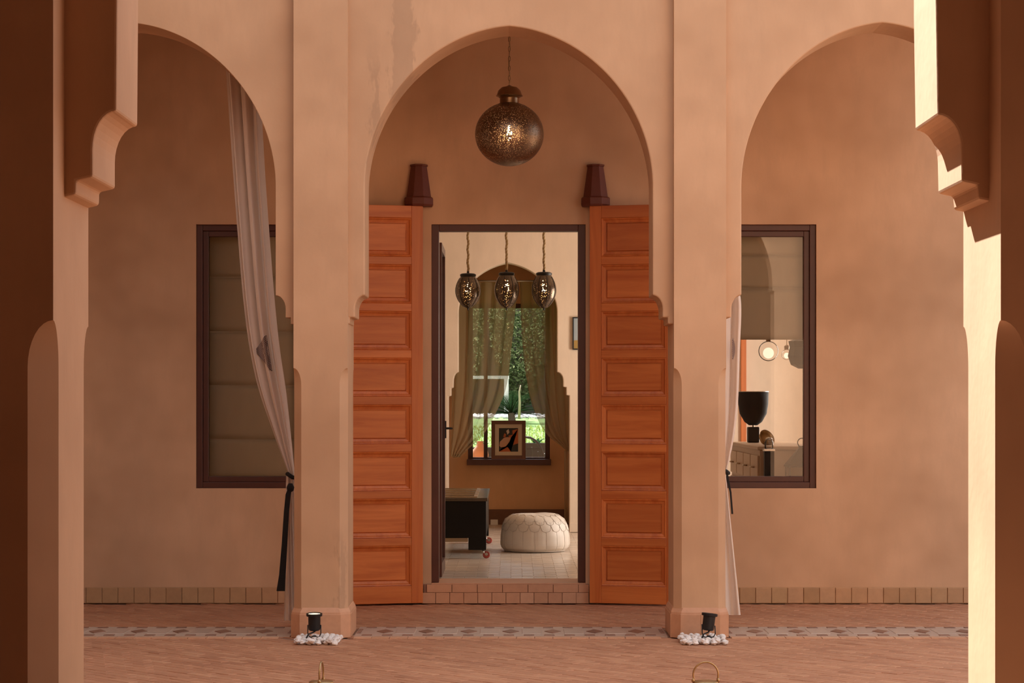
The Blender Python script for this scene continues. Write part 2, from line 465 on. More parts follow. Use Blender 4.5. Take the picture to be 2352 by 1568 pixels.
spandrel('wall_arcade', PSX['b'][1]-.01, PSX['c'][0]+.01, corbel('l', 838, -1), corbel('r', 1499, 1), zs_, za_, AS0, AS1, TOP, M['plaster_stained'], 'plaster wall over the middle arch with a water stain beside it')
spandrel('wall_arcade', PSX['a'][1]-.01, PSX['b'][0]+.01, corbel('l', -33, -1), corbel('r', 633, 1), zs_, az(52), AS0, AS1, TOP, M['plaster'], 'plaster wall over the left arch with the long curtain')
spandrel('wall_arcade', PSX['c'][1]-.01, PSX['d'][0]+.01, corbel('l', 1703, -1), corbel('r', 2350, 1), zs_, az(52), AS0, AS1, TOP, M['plaster'], 'plaster wall over the right arch in front of the right window')

# ---- near arcade (camera stands in its gallery)
XL, XR = -1.344, 1.432
def nx(px): return PX(px, NP1)
def nz(py): return PZ(py, NP1)
near_left = [(nx(202.5), nz(478)), (nx(228), nz(472)), (nx(229), nz(442)), (nx(264.7), nz(434)), (nx(264.7), nz(375))]
near_left += arc((nx(264.7), nz(375)), (nx(316), nz(291)), 'z', 8) + [(nx(316), nz(291)), (nx(318), nz(40)), (nx(319), 3.0)]
near_right = [(nx(2214), nz(487)), (nx(2191), nz(483)), (nx(2188), nz(452)), (nx(2154.6), nz(445)), (nx(2153), nz(375))]
near_right += arc((nx(2153), nz(375)), (nx(2102), nz(300)), 'z', 8) + [(nx(2102), nz(300)), (nx(2098), nz(40)), (nx(2098), 3.0)]
pier(XL-.50, XL, NP0, NP1, TOP, .075, PZ(850, NP1), PZ(750, NP1), 'dark near pier on the left with a paler lit inner side', M['plaster'])
pier(XR, XR+.50, NP0, NP1, TOP, .075, PZ(850, NP1), PZ(750, NP1), 'dark near pier on the right with a blazing sunlit inner side', M['plaster'])
spandrel('wall_near_arcade', XL-.01, XR+.01, near_left, near_right, 3.0, 4.15, NS0, NP1, TOP, M['plaster'], 'near arch whose stepped corbels frame the view')
W_ = XR - XL
for sgn, xa in ((-1, XL-.50), (1, XR+.50)):
    x0, x1 = (xa-W_, xa) if sgn < 0 else (xa, xa+W_)
    dl = x0 - XL
    if sgn > 0:
        tag(MB().box(3.13, 5.6, NS0, NP1, 0, TOP).build('wall_near_right', M['plaster']), 'unseen solid wall right of the near arch, added for bounce and reflections', 'wall', kind='structure')  # unseen wall added to bounce sun and show in the window reflection
        spandrel('wall_near_arcade', x0-.01, 3.14, [(x0+.02, 2.85)], [(3.11, 2.85)], 2.9, 3.85, NS0, NP1, TOP, M['plaster'], 'narrow unseen near side arch, added for the right window reflection')  # unseen narrow arch added to shape the reflection in the right window
        continue
    spandrel('wall_near_arcade', x0-.01, x1+.01, [(x+dl, z) for x, z in near_left], [(x+dl, z) for x, z in near_right], 3.0, 4.15, NS0, NP1, TOP, M['plaster'], 'near side arch beyond the %s edge of the view' % ('left' if sgn < 0 else 'right'))
    pier(x0-.5 if sgn < 0 else x1, x0 if sgn < 0 else x1+.5, NP0, NP1, TOP, .075, PZ(850, NP1), PZ(750, NP1), 'outer near pier beyond the %s edge of the view' % ('left' if sgn < 0 else 'right'), M['plaster'])

# ------------------------------------------------------------------ walls
def wall_holes(name, x0, x1, z0, z1, y0, y1, holes, mat, label=None, axis='y'):
    """upright wall with rectangular holes [(xa, xb, za, zb)]; axis 'x' turns it so that x runs along y"""
    xs = sorted({x0, x1, *[h[0] for h in holes], *[h[1] for h in holes]}); zs = sorted({z0, z1, *[h[2] for h in holes], *[h[3] for h in holes]})
    nxx, nzz = len(xs)-1, len(zs)-1
    solid = lambda i, j: 0 <= i < nxx and 0 <= j < nzz and not any(h[0]-1e-6 <= xs[i] and xs[i+1] <= h[1]+1e-6 and h[2]-1e-6 <= zs[j] and zs[j+1] <= h[3]+1e-6 for h in holes)
    mb = MB(); idx = {}
    def vid(i, j, s):
        if (i, j, s) not in idx:
            idx[(i, j, s)] = len(mb.v); q = (xs[i], y1 if s else y0, zs[j])
            mb.v.append(q if axis == 'y' else (q[1], q[0], q[2]))
        return idx[(i, j, s)]
    fl = (lambda f: f) if axis == 'y' else (lambda f: f[::-1])
    for i in range(nxx):
        for j in range(nzz):
            if not solid(i, j): continue
            mb.f.append(fl((vid(i,j,0), vid(i+1,j,0), vid(i+1,j+1,0), vid(i,j+1,0))))
            mb.f.append(fl((vid(i,j+1,1), vid(i+1,j+1,1), vid(i+1,j,1), vid(i,j,1))))
            if not solid(i-1, j): mb.f.append(fl((vid(i,j,0), vid(i,j+1,0), vid(i,j+1,1), vid(i,j,1))))
            if not solid(i+1, j): mb.f.append(fl((vid(i+1,j,1), vid(i+1,j+1,1), vid(i+1,j+1,0), vid(i+1,j,0))))
            if not solid(i, j-1): mb.f.append(fl((vid(i,j,1), vid(i+1,j,1), vid(i+1,j,0), vid(i,j,0))))
            if not solid(i, j+1): mb.f.append(fl((vid(i,j+1,0), vid(i+1,j+1,0), vid(i+1,j+1,1), vid(i,j+1,1))))
    o = mb.build(name, mat)
    return tag(o, label, 'wall', kind='structure')
def wx(px): return PX(px, WD)
def wz(py): return PZ(py, WD)
DOOR = (wx(991), wx(1345), RZ, wz(515))
WIN1 = (wx(450), wx(715), wz(1121), wz(515))
WIN2 = (wx(1612), wx(1875), wz(1121), wz(515))
GX0, GX1 = -3.85, 3.95                       # gallery ends
wall_holes('wall_gallery', GX0, GX1, 0, TOP, WD, WD+.36, [DOOR, WIN1, WIN2], M['plaster_wall'], 'plastered gallery wall with the doorway and two tall windows')
wall_holes('wall_room_front', -3.3, 3.4, RZ, 3.7, WD+.361, WD+WT, [DOOR, WIN1, WIN2], M['plaster_room'], 'inner face of the doorway wall')
def slab(name, x0, x1, y0, y1, z0, z1, mat, label, cat):
    return tag(MB().box(x0, x1, y0, y1, z0, z1).build(name, mat), label, cat, kind='structure')
slab('ceiling', GX0, GX1, AS1-.02, WD, 4.55, 4.7, M['ceiling'], 'ceiling of the far gallery above the pendant lamp', 'ceiling')
slab('wall_left', GX0-.3, GX0, NP1, WD+.36, 0, 10.0, M['plaster'], 'courtyard and gallery end wall left of the view, unseen and raised tall to shade that side', 'wall')  # unseen; raised well above the roof to keep the left side dark
slab('roof', GX0, GX1, AS1, RB+2.2, TOP, TOP+.2, M['plaster'], 'flat roof over the gallery and room', 'roof')
# the near gallery around the camera
slab('wall_back', -5, 5.6, -2.2, -2.0, 0, 4.7, M['plaster'], 'wall behind the viewer in the near gallery', 'wall')
slab('ceiling', -5, 5.6, -2.0, NS0, 4.5, 4.7, M['ceiling'], 'ceiling of the near gallery over the viewer', 'ceiling')
slab('wall_left', -5.2, -5.0, -2.2, NP1, 0, 4.7, M['plaster'], 'left end wall of the near gallery', 'wall')
slab('wall_right', 5.6, 5.8, -2.2, NP1, 0, 4.7, M['plaster'], 'right end wall of the near gallery', 'wall')
slab('wall_right', 11.0, 11.3, NP1, 30, 0, 2.6, M['plaster'], 'low unseen wall added right of the view to catch and bounce sun', 'wall')  # unseen wall added as a sunlit surface, low to leave the sky open
slab('unseen_gravel', 9.0, 30, -2.2, 45, -.25, -.02, M['gravel'], 'unseen pale gravel beyond the courtyard on the right, added to bounce sun', 'gravel')  # added unseen ground, throws sunlight back toward the right bay
slab('unseen_gravel', GX1+.01, 9.0, WD+.2, 45, -.25, -.02, M['gravel'], 'unseen pale gravel beside the house on the right, added to bounce sun', 'gravel')  # added unseen ground, throws sunlight into the open gallery end
slab('unseen_gravel', -30, -6.0, -2.2, 45, -.25, -.02, M['gravel'], 'gravel left of the house', 'gravel')

# ------------------------------------------------------------------ ground and pavers
floor = tag(MB().box(-6, 9, -2.2, WD+.2, -.25, -.006).build('floor', M['grout']), 'terracotta paved courtyard and gallery floor', 'floor', kind='structure')
PW, PH, PG = .20, .066, .005
pav = bevelled_box(PW-PG, PH-PG, .02, .002, 'paver', M['paver'], bottom=False)
ca, sa = math.cos(R(-45)), math.sin(R(-45))
cells = []
rng = random.Random(3)
for j in range(-260, 260):
    off = (j % 2)*PW/2
    for i in range(-90, 90):
        u, v = i*PW+off, j*PH
        x, y = u*ca-v*sa, u*sa+v*ca+12.5
        if not (-3.84 < x < 6.0 and 7.0 < y < WD-.06): continue
        if 14.08 < y < 14.58: continue
        if any(a-.03 < x < b+.03 and AP0-.05 < y < AP1+.05 for a, b in PSX.values()): continue
        cells.append((x, y))
inview = sorted([c for c in cells if c[1] > 11.55 and abs(c[0]) < c[1]*.235-.35], key=lambda c: c[1])[:300]
big = set(inview)
pm = MB()
for (x, y) in cells:
    dz = rng.uniform(-.0025, 0); tx, ty = rng.gauss(0, .0045), rng.gauss(0, .0045)
    if (x, y) in big:
        inst('paver', pav, floor, (x, y, dz), (tx, ty, R(-45)))
    else:
        mt = Matrix.Translation((x, y, dz)) @ Euler((tx, ty, R(-45)), 'XYZ').to_matrix().to_4x4()
        pm.add([mt @ v.co for v in pav.vertices], [tuple(p.vertices) for p in pav.polygons])
pf = pm.build('paver_field', M['paver'], floor); pf['kind'] = 'stuff'
# mosaic thresholds under the three arches
D0, D1 = 14.02, 14.62
dia = None
for n, (xa, xb) in enumerate([(PSX['a'][1]+.02, PSX['b'][0]-.03), (PSX['b'][1]+.035, PSX['c'][0]-.035), (PSX['c'][1]+.03, PSX['d'][0]-.02)]):
    t = tag(MB().box(xa, xb, D0, D1, -.02, .004).build('trim_%d' % (n+1), M['pale_tile']),
            ['pale mosaic floor band with brown diamonds under the left arch', 'pale mosaic floor band with brown diamonds under the middle arch', 'pale mosaic floor band with brown diamonds under the right arch'][n], 'mosaic band', kind='structure')
    if dia is None:
        dm = MB().prism_z([(0, [(0,-.12),(.056,0),(0,.12),(-.056,0)]), (.004, [(0,-.115),(.053,0),(0,.115),(-.053,0)])]).mesh('diamond_tile', M['dark_tile'])
        ds = MB().prism_z([(0, [(-.034,-.03),(.034,-.03),(.034,.03),(-.034,.03)]), (.004, [(-.032,-.028),(.032,-.028),(.032,.028),(-.032,.028)])]).mesh('brown_tile', M['dark_tile'])
        dp = MB().prism_z([(0, [(-.064,-.15),(.064,-.15),(.064,.15),(-.064,.15)]), (.003, [(-.061,-.147),(.061,-.147),(.061,.147),(-.061,.147)])]).mesh('pale_tile', M['pale_tile'])
        dia = True
    k = int((xb-xa)/.275); x0 = (xa+xb)/2-(k-1)*.275/2
    for i in range(k):
        inst('diamond_tile', dm, t, (x0+i*.275, (D0+D1)/2, .004))
        if i < k-1: inst('pale_tile', dp, t, (x0+i*.275+.1375, (D0+D1)/2, .004))
    m = int((xb-xa)/.131)
    for i in range(m):
        for yy in (D0+.06, D1-.06):
            inst('brown_tile', ds, t, (xa+.08+i*.131, yy, .004))
    for i in range(3):
        for xx in (xa+.02, xb-.02):
            inst('brown_tile', ds, t, (xx, D0+.2+i*.1, .0045), (0, 0, 0), (.4, .8, 1))
    # soldier course along the courtyard edge
    ec = bevelled_box(.112, .085, .02, .002, 'edge_tile', M['step_tile'])
    q = int((xb-xa)/.116)
    for i in range(q): inst('edge_tile', ec, t, (xa+.06+i*.116, D0-.047, .004))

# ------------------------------------------------------------------ skirting and step
stl = bevelled_box(.116, .116, .016, .003, 'skirting_tile', M['skirt_tile'])
for nm, xa, xb, lab in (('baseboard_left', GX0+.05, wx(960), 'ochre tile skirting along the gallery wall left of the doorway'), ('baseboard_right', wx(1368), GX1-.05, 'ochre tile skirting along the gallery wall right of the doorway')):
    b = tag(MB().box(xa, xb, WD-.012, WD+.001, 0, .122).build(nm, M['skirt_tile']), lab, 'skirting', kind='structure')
    for i in range(int((xb-xa)/.12)):
        inst('tile', stl, b, (xa+.06+i*.12, WD-.022+rng.uniform(-.001, .001), .061), (R(90), 0, 0))
sx0, sx1 = wx(974), wx(1352)
step = tag(MB().box(sx0, sx1, WD-.03, WD+.0005, 0, RZ-.004).build('step', M['grout']), 'low tiled step under the doorway', 'step', kind='structure')
t1 = bevelled_box(.186, .060, .014, .002, 'tile', M['step_tile']); t2 = bevelled_box(.102, .080, .014, .002, 'tile', M['step_tile'])
x = sx0+.02
while x+.09 < sx1:
    inst('tile', t1, step, (x+.095, WD-.042, RZ-.035), (R(90), 0, 0)); x += .19
if sx1-x > .02: inst('tile', t1, step, ((x+sx1)/2, WD-.042, RZ-.035), (R(90), 0, 0), ((sx1-x)/.19, 1, 1))
x = sx0-.02
while x+.1 < sx1:
    inst('tile', t2, step, (x+.055, WD-.042, .043), (R(90), 0, 0)); x += .1055
if sx1-x > .02: inst('tile', t2, step, ((x+sx1)/2, WD-.042, .043), (R(90), 0, 0), ((sx1-x)/.1055, 1, 1))
slab('threshold', DOOR[0]+.001, DOOR[1]-.001, WD-.04, WD+WT+.02, RZ-.004, RZ+.004, M['step_tile'], 'smooth pinkish threshold slab in the doorway', 'threshold')

# ------------------------------------------------------------------ door frame, doors
def frame_rect(x0, x1, z0, z1, w, y0, y1, bottom=True):
    mb = MB()
    mb.box(x0, x0+w, y0, y1, z0, z1); mb.box(x1-w, x1, y0, y1, z0, z1); mb.box(x0+w, x1-w, y0, y1, z1-w, z1)
    if bottom: mb.box(x0+w, x1-w, y0, y1, z0, z0+w)
    return mb
fw = 17*WD/F
df = empty('trim_4', ((DOOR[0]+DOOR[1])/2, WD+.1, RZ+.005))
tag(df, 'dark brown frame lining the doorway', 'door frame', kind='structure')
def local(mb, o):
    l = o.location; mb.v = [(a-l.x, b-l.y, c-l.z) for a, b, c in mb.v]; return mb
for (xa, xb, za, zb, nm) in ((DOOR[0], DOOR[0]+fw, RZ+.005, DOOR[3], 'jamb'), (DOOR[1]-fw, DOOR[1], RZ+.005, DOOR[3], 'jamb'), (DOOR[0]+fw, DOOR[1]-fw, DOOR[3]-fw*.9, DOOR[3], 'head')):
    mb = MB().box(xa, xb, WD+.015, WD+.13, za, zb)
    local(mb, df).build(nm, M['frame'], df, bevel=.004)

def door_leaf(name, hinge_x, sgn, ang, label):
    """panelled leaf opened back toward the wall; local x runs from the hinge outward (sgn)"""
    g = empty(name, (hinge_x, WD-.075, 0.012))
    g.rotation_euler = (0, 0, -sgn*R(ang) if sgn > 0 else R(ang))
    Wd, T = .66, .05
    k = (WD-.09)/F
    z = lambda py: (1387-py)*k
    st = 27*k
    H = z(476)
    def bx(nm, x0, x1, y0, y1, z0, z1, mat, par=g, bev=.003):
        a, b = sorted((sgn*x0, sgn*x1))
        return MB().box(a, b, y0, y1, z0, z1).build(nm, mat, par, bevel=bev)
    bx('stile', 0, st, -T/2, T/2, 0, H, M['wood_v']); bx('stile', Wd-st*.9, Wd, -T/2, T/2, 0, H, M['wood_v'])
    xa, xb = st, Wd-st*.9
    edges = [(504,593),(611,700),(718,807),(825,913),(932,1022),(1040,1129),(1147,1237),(1254.5,1347)]
    rails = [(476, 504)] + [(edges[i][1], edges[i+1][0]) for i in range(7)] + [(1347, 1387)]
    for a, b in rails: bx('rail', xa, xb, -T/2, T/2, z(b), z(a), M['wood_h'])
    for a, b in edges:
        z0, z1 = z(b), z(a)
        # raised and fielded panel with a moulding round it
        i1, i2 = 11*k, 4*k
        x0, x1 = sorted((sgn*xa, sgn*xb))
        p = MB()
        r = lambda ins, y: [(x0+ins, y, z0+ins), (x1-ins, y, z0+ins), (x1-ins, y, z1-ins), (x0+ins, y, z1-ins)]
        v = r(i1-.002, -.006) + r(i1+.004, -.006) + r(i1+.010, -.017)
        fs = [(4*q+i, 4*q+(i+1) % 4, 4*q+4+(i+1) % 4, 4*q+4+i) for q in range(2) for i in range(4)] + [(8, 9, 10, 11)]
        p.add(v, fs); p.box(x0, x1, -.004, .006, z0, z1)
        po = p.build('panel', M['wood_h'], g)
        m = MB()
        prof = [(0, -T/2+.003), (.004, -T/2-.002), (.012, -T/2+.001), (.018, -T/2+.010), (i1, -.010), (i1, -.003)]
        v = []; [v.extend(r(ins, y)) for ins, y in prof]
        fs = [(4*q+i, 4*q+(i+1) % 4, 4*q+4+(i+1) % 4, 4*q+4+i) for q in range(len(prof)-1) for i in range(4)]
        m.add(v, fs).build('moulding', M['wood_v'], po)
    for zz in (H*.15, H*.5, H*.86):
        MB().lathe([(.008, -.05), (.008, .05)], 10, (0, T/2+.004, zz)).build('hinge', M['iron'], g)
    return tag(g, label, 'door', kind='structure')
door_leaf('door_1', wx(971), -1, 14, 'left panelled wooden door leaf swung back, glowing orange')
door_leaf('door_2', wx(1355), 1, 14, 'right panelled wooden door leaf swung back, deep red in shade')

# glazed inner door seen edge-on
g = empty('door_3', (-.562, WD+.45, RZ+.012)); tag(g, 'thin dark glazed inner door opened into the room, seen edge-on', 'glass door', kind='structure')
h, L = 2.745-RZ-.012, .86
MB().box(-.02, .02, 0, .06, 0, h).build('stile', M['frame'], g); MB().box(-.02, .02, L-.06, L, 0, h).build('stile', M['frame'], g)
MB().box(-.02, .02, .06, L-.06, 0, .1).build('rail', M['frame'], g); MB().box(-.02, .02, .06, L-.06, h-.06, h).build('rail', M['frame'], g)
MB().box(-.004, .004, .06, L-.06, .1, h-.06).build('glass_pane', M['glass'], g)
hd = MB().box(.02, .03, L-.055, L-.02, 1.06, 1.20).build('handle_plate', M['black_metal'], g)
MB().tube([(.028, L-.035, 1.14), (.07, L-.035, 1.14), (.075, L-.09, 1.14)], .009).build('lever', M['black_metal'], hd)

# ------------------------------------------------------------------ windows
def window(name, W, label):
    x0, x1, z0, z1 = W
    g = empty(name, ((x0+x1)/2, WD+.06, z0)); tag(g, label, 'window', kind='structure')
    a = 14*WD/F; b = 13*WD/F
    local(frame_rect(x0, x1, z0, z1, a, WD+.03, WD+.12), g).build('frame', M['frame'], g, bevel=.004)
    local(frame_rect(x0+a, x1-a, z0+a, z1-a, b, WD+.05, WD+.11), g).build('sash', M['frame'], g, bevel=.004)
    local(MB().box(x0+a+b, x1-a-b, WD+.078, WD+.084, z0+a+b, z1-a-b), g).build('glass_pane', M['glass'], g)
    local(MB().box(x0-.002, x1+.002, WD+.125, WD+WT-.01, z0-.03, z0+.001), g).build('sill', M['plaster_room'], g)
    return g
window('window_1', WIN1, 'left tall brown-framed window with a closed beige blind behind the glass')
window('window_2', WIN2, 'right tall brown-framed window showing lamps and a cabinet inside')
def blind(W, py_bot, folds, label):
    x0, x1, z0, z1 = W
    zt = z1-.03; zb = wz(py_bot)
    y = WD+.19
    g = empty('roman_blind', ((x0+x1)/2, y, zb)); tag(g, label, 'blind')
    zs = [zt]+[wz(f) for f in folds]+[zb]
    for k in range(len(zs)-1):
        if zs[k]-zs[k+1] < .02: continue
        p = MB().grid(lambda u, v, a=zs[k], b=zs[k+1]: (x0+.03+(x1-x0-.06)*u, y-.010*math.sin(math.pi*v)**.6+.006*v, a-(a-b)*v), 2, 8)
        local(p, g).build('fold', M['blind'], g, smooth=True, solid=.003)
        if k > 0: local(MB().box(x0+.03, x1-.03, y-.004, y+.006, zs[k]-.004, zs[k]+.004), g).build('batten', M['blind'], g)
    local(MB().box(x0+.02, x1-.02, y-.02, y+.02, zt, zt+.025), g).build('headrail', M['frame'], g)
blind(WIN1, 1098, (633, 760, 885, 1010), 'beige roman blind fully lowered behind the left window')
blind(WIN2, 778, (582, 658), 'beige roman blind half raised behind the right window')

# ------------------------------------------------------------------ room behind the doorway
def room_wall_arch():
    c = 218.0
    ox = lambda px: PX(px, RB); oz = lambda py: PZ(py, RB)
    left = [(ox(1030), RZ), (ox(1030), oz(910)), (ox(1036), oz(909)), (ox(1036), oz(891)), (ox(1041), oz(890)), (ox(1041.5), oz(875))] + arc((ox(1041.5), oz(875)), (ox(1053), oz(854)), 'z', 6) + [(ox(1053), oz(854)), (ox(1053), oz(720))]
    right = [(ox(1308), RZ), (ox(1308), oz(908)), (ox(1301), oz(907)), (ox(1301), oz(889)), (ox(1294), oz(888)), (ox(1294), oz(875))] + arc((ox(1294), oz(875)), (ox(1280), oz(854)), 'z', 6) + [(ox(1280), oz(854)), (ox(1280), oz(720))]
    pts = [(-3.3, RZ)] + left + arch_pts(ox(1053), ox(1280), oz(715), oz(603), 24, .16) + right[::-1] + [(3.4, RZ), (3.4, 3.7), (-3.3, 3.7)]
    cl = []
    for p in pts:
        if not cl or (abs(p[0]-cl[-1][0]) + abs(p[1]-cl[-1][1])) > 1e-5: cl.append(p)
    o = MB().prism_y(cl, RB, RB+.22).build('wall_room_back', M['plaster_room'], bevel=.008)
    tag(o, 'cream back wall of the room with a pointed arch into the alcove', 'wall', kind='structure')
    for xa, xb in ((-3.25, ox(1030)), (ox(1308), 3.35)):
        MB().box(xa, xb+(.012 if xa < 0 else 0), RB-.012, RB, RZ, RZ+.10).build('skirting', M['plaster_room'], o, bevel=.004)
room_wall_arch()
slab('wall_room_left', -3.5, -3.3, WD+.36, RB+.22, 0, 3.7, M['plaster_room'], 'left wall of the room', 'wall')
wall_holes('wall_room_right', WD+.36, RB+.22, RZ, 3.7, 3.4, 3.6, [(19.2, 21.4, .9, 2.7)], M['plaster_room'], 'right wall of the room with an unseen opening added for the area lamp', axis='x')  # opening added to hold the room's area lamp
slab('ceiling_room', -3.5, 3.6, WD+.36, RB+.22, 3.7, 3.85, M['plaster_room'], 'ceiling of the room', 'ceiling')
fr = slab('floor_room', -3.3, 3.4, WD+.36, RB+1.75, -.05, RZ-.004, plain('pale_grout', (.46,.37,.30), .9, 0, .2, 30), 'pale tiled floor of the room', 'floor')
rt = bevelled_box(.176, .086, .012, .0015, 'tile', M['room_tile'], bottom=False)
mb = MB()
j = 0; y = WD+WT+.07
while y < RB+1.5:
    x = -3.25+(j % 2)*.09
    while x < 3.35:
        mt = Matrix.Translation((x, y, RZ+rng.uniform(-.0015, 0))) @ Euler((rng.gauss(0, .004), rng.gauss(0, .004), 0)).to_matrix().to_4x4()
        if not (y > RB-.05 and not (-.62 < x < .56)):
            mb.add([mt @ v.co for v in rt.vertices], [tuple(p.vertices) for p in rt.polygons])
        x += .18
    y += .09; j += 1
tf = mb.build('tile_field', M['room_tile'], fr); tf['kind'] = 'stuff'
# alcove
AX0, AX1, AY = -.74, .68, 24.5
slab('wall_alcove_left', AX0-.15, AX0, RB+.22, AY, RZ, 3.3, M['plaster_alcove'], 'left side of the alcove', 'wall')
slab('wall_alcove_right', AX1, AX1+.15, RB+.22, AY, RZ, 3.3, M['plaster_alcove'], 'right side of the alcove', 'wall')
slab('ceiling_alcove', AX0-.15, AX1+.15, RB+.22, AY+.3, 3.3, 3.4, M['plaster_alcove'], 'ceiling of the alcove', 'ceiling')
qx = lambda px: PX(px, AY); qz = lambda py: PZ(py, AY)
W3 = (qx(1075), qx(1263), qz(1061), qz(697))
wall_holes('wall_alcove_back', AX0-.15, AX1+.15, 0, 3.3, AY, AY+.25, [W3], M['plaster_alcove'], 'tan alcove wall under and around the garden window')
slab('trim_5', qx(1090), AX1, AY-.03, AY, RZ, RZ+.17, plain('brown_base', (.16,.07,.035), .6, 0, .2, 10), 'brown skirting board at the foot of the alcove wall', 'skirting')
g = empty('window_3', ((W3[0]+W3[1])/2, AY+.05, W3[2])); tag(g, 'dark-framed garden window inside the alcove', 'window', kind='structure')
a = 11/F*AY
local(frame_rect(*W3, a, AY+.02, AY+.1), g).build('frame', M['frame'], g, bevel=.003)
local(MB().box(qx(1111), qx(1120), AY+.035, AY+.085, W3[2]+a, W3[3]-a), g).build('mullion', M['frame'], g)
local(MB().box(W3[0]+a, qx(1111), AY+.058, AY+.063, W3[2]+a, W3[3]-a), g).build('glass_pane', M['glass'], g)
local(MB().box(qx(1120), W3[1]-a, AY+.058, AY+.063, W3[2]+a, W3[3]-a), g).build('glass_pane', M['glass'], g)
sill = local(MB().box(W3[0]-.01, W3[1]+.01, AY-.16, AY+.03, W3[2]-.03, W3[2]+.035), g).build('sill', M['frame'], g, bevel=.004)

# alcove curtain rod and sheers
RY = RB+.42
rod = tag(MB().tube([(AX0+.01, RY, PZ(645, RY)), (AX1-.01, RY, PZ(645, RY))], .008).build('curtain_rod', M['steel'], smooth=True), 'thin pale rod across the alcove arch carrying the olive sheers', 'rod')
def lerp_path(path, t):
    """path: [(py, px)] ordered by py; t is py"""
    if t <= path[0][0]: return path[0][1]
    for (a, xa), (b, xb) in zip(path, path[1:]):
        if t <= b:
            s = (t-a)/(b-a); return xa+(xb-xa)*s
    return path[-1][1]
def smooth_path(path):
    """catmull-rom resample of [(py, px)]"""
    out = []
    for i in range(len(path)-1):
        p0 = path[max(i-1, 0)]; p1 = path[i]; p2 = path[i+1]; p3 = path[min(i+2, len(path)-1)]
        for k in range(8):
            t = k/8
            s = (p1[0]+(p2[0]-p1[0])*t)
            m1 = (p2[1]-p0[1])/max(p2[0]-p0[0], 1e-6)*(p2[0]-p1[0]); m2 = (p3[1]-p1[1])/max(p3[0]-p1[0], 1e-6)*(p2[0]-p1[0])
            h = (2*t**3-3*t**2+1)*p1[1]+(t**3-2*t**2+t)*m1+(-2*t**3+3*t**2)*p2[1]+(t**3-t**2)*m2
            out.append((s, h))
    return out+[path[-1]]
def curtain_fn(L, Rr, py0, py1, D, pleats, amp, ph=0.0):
    L, Rr = smooth_path(L), smooth_path(Rr)
    def fn(u, v):
        py = py0+(py1-py0)*v
        xa, xb = lerp_path(L, py), lerp_path(Rr, py)
        w = abs(xb-xa)/F*D
        a = min(amp, w*.22)
        th = 2*math.pi*pleats*u+ph
        d = a*(math.sin(th)+.25*math.sin(2.3*th+1.1+2*v))
        uu = u+.035*math.sin(th+.6)
        x = PX(xa+(xb-xa)*uu, D)
        return Vector((x, D+d, PZ(py, D)))
    return fn
def make_curtain(name, L, Rr, py0, py1, D, pleats, amp, mat, label, cat='curtain', nu=60, nv=70, ph=0.0, thick=.0015):
    fn = curtain_fn(L, Rr, py0, py1, D, pleats, amp, ph)
    org = fn(.5, 1.0)
    g = empty(name, org); tag(g, label, cat)
    local(MB().grid(fn, nu, nv), g).build('cloth', mat, g, smooth=True)
    return g, fn
g, _ = make_curtain('sheer_curtain', [(648,1036),(900,1036),(1000,1034),(1048,1034)], [(648,1187),(790,1173),(890,1160),(950,1136),(1000,1107),(1030,1076),(1048,1058)], 648, 1048, RY+.03, 5, .03, M['sheer'], 'olive sheer curtain drawn to the left of the alcove window')
local(MB().tube([P(1040, 1047, RY+.03), P(1057, 1046, RY+.03)], .016, 8), g).build('hem_tie', M['sheer'], g, smooth=True)
g, _ = make_curtain('sheer_curtain', [(648,1190),(790,1196),(900,1211),(960,1231),(1000,1256),(1022,1285),(1036,1302)], [(648,1309),(900,1311),(1036,1311)], 648, 1036, RY+.03, 5, .03, M['sheer'], 'olive sheer curtain drawn to the right of the alcove window', ph=1.0)
local(MB().grid(lambda u, v: P(1296+13*u+2*math.sin(9*u), 1034+166*v, RY+.04+.012*math.sin(14*u)), 14, 10), g).build('tail', M['sheer'], g, smooth=True)

# framed print on the sill
def picture(name, cx, cz_bot, w, h, y, border, mount, mat_frame, shapes, bgcol, label, tilt=0.0):
    g = empty(name, (cx, y, cz_bot), 0); g.rotation_euler = (R(-tilt), 0, 0); tag(g, label, 'picture')
    frame_rect(-w/2, w/2, 0, h, border, -.015, .015).build('frame', mat_frame, g, bevel=.002)
    MB().box(-w/2+border, w/2-border, 0, .012, border, h-border).build('mount', M['cream'], g)
    q = border+mount
    MB().box(-w/2+q, w/2-q, -.003, -.0005, q, h-q).build('print', plain(name+'_ground', bgcol, .6), g)
    iw, ih = w-2*q, h-2*q
    for i, (col, poly) in enumerate(shapes):
        pts = [(-w/2+q+a*iw, q+b*ih) for a, b in poly]
        MB().prism_y(pts, -.0045-.0006*i, -.0031).build('painted_shape', plain('%s_%d' % (name, i), col, .6), g)
    return g
pd = 24.36
wpx = lambda n: n*pd/F
picture('framed_print', PX(1168, pd), W3[2]+.036, wpx(79), wpx(89), pd, wpx(8.5), wpx(9), plain('frame_wood', (.16,.06,.03), .4, 0, .2, 20),
        [((.50,.13,.035), [(.0,.0),(.62,0),(.4,.25),(.55,.45),(.5,.68),(.72,.72),(.70,.9),(1,.97),(1,.35),(.8,.30),(.62,.22),(.45,.2),(.2,.08)]),
         ((.62,.36,.24), [(.02,.25),(.10,.18),(.35,.22),(.55,.42),(.62,.6),(.42,.62),(.25,.58),(.05,.42)]),
         ((.70,.60,.50), [(.38,.88),(.50,.96),(.55,.82),(.45,.72)]),
         ((.50,.13,.035), [(.22,.62),(.34,.60),(.38,.74),(.28,.78)])],
        (.03,.03,.028), 'framed orange and black figure print standing on the alcove sill', 0)
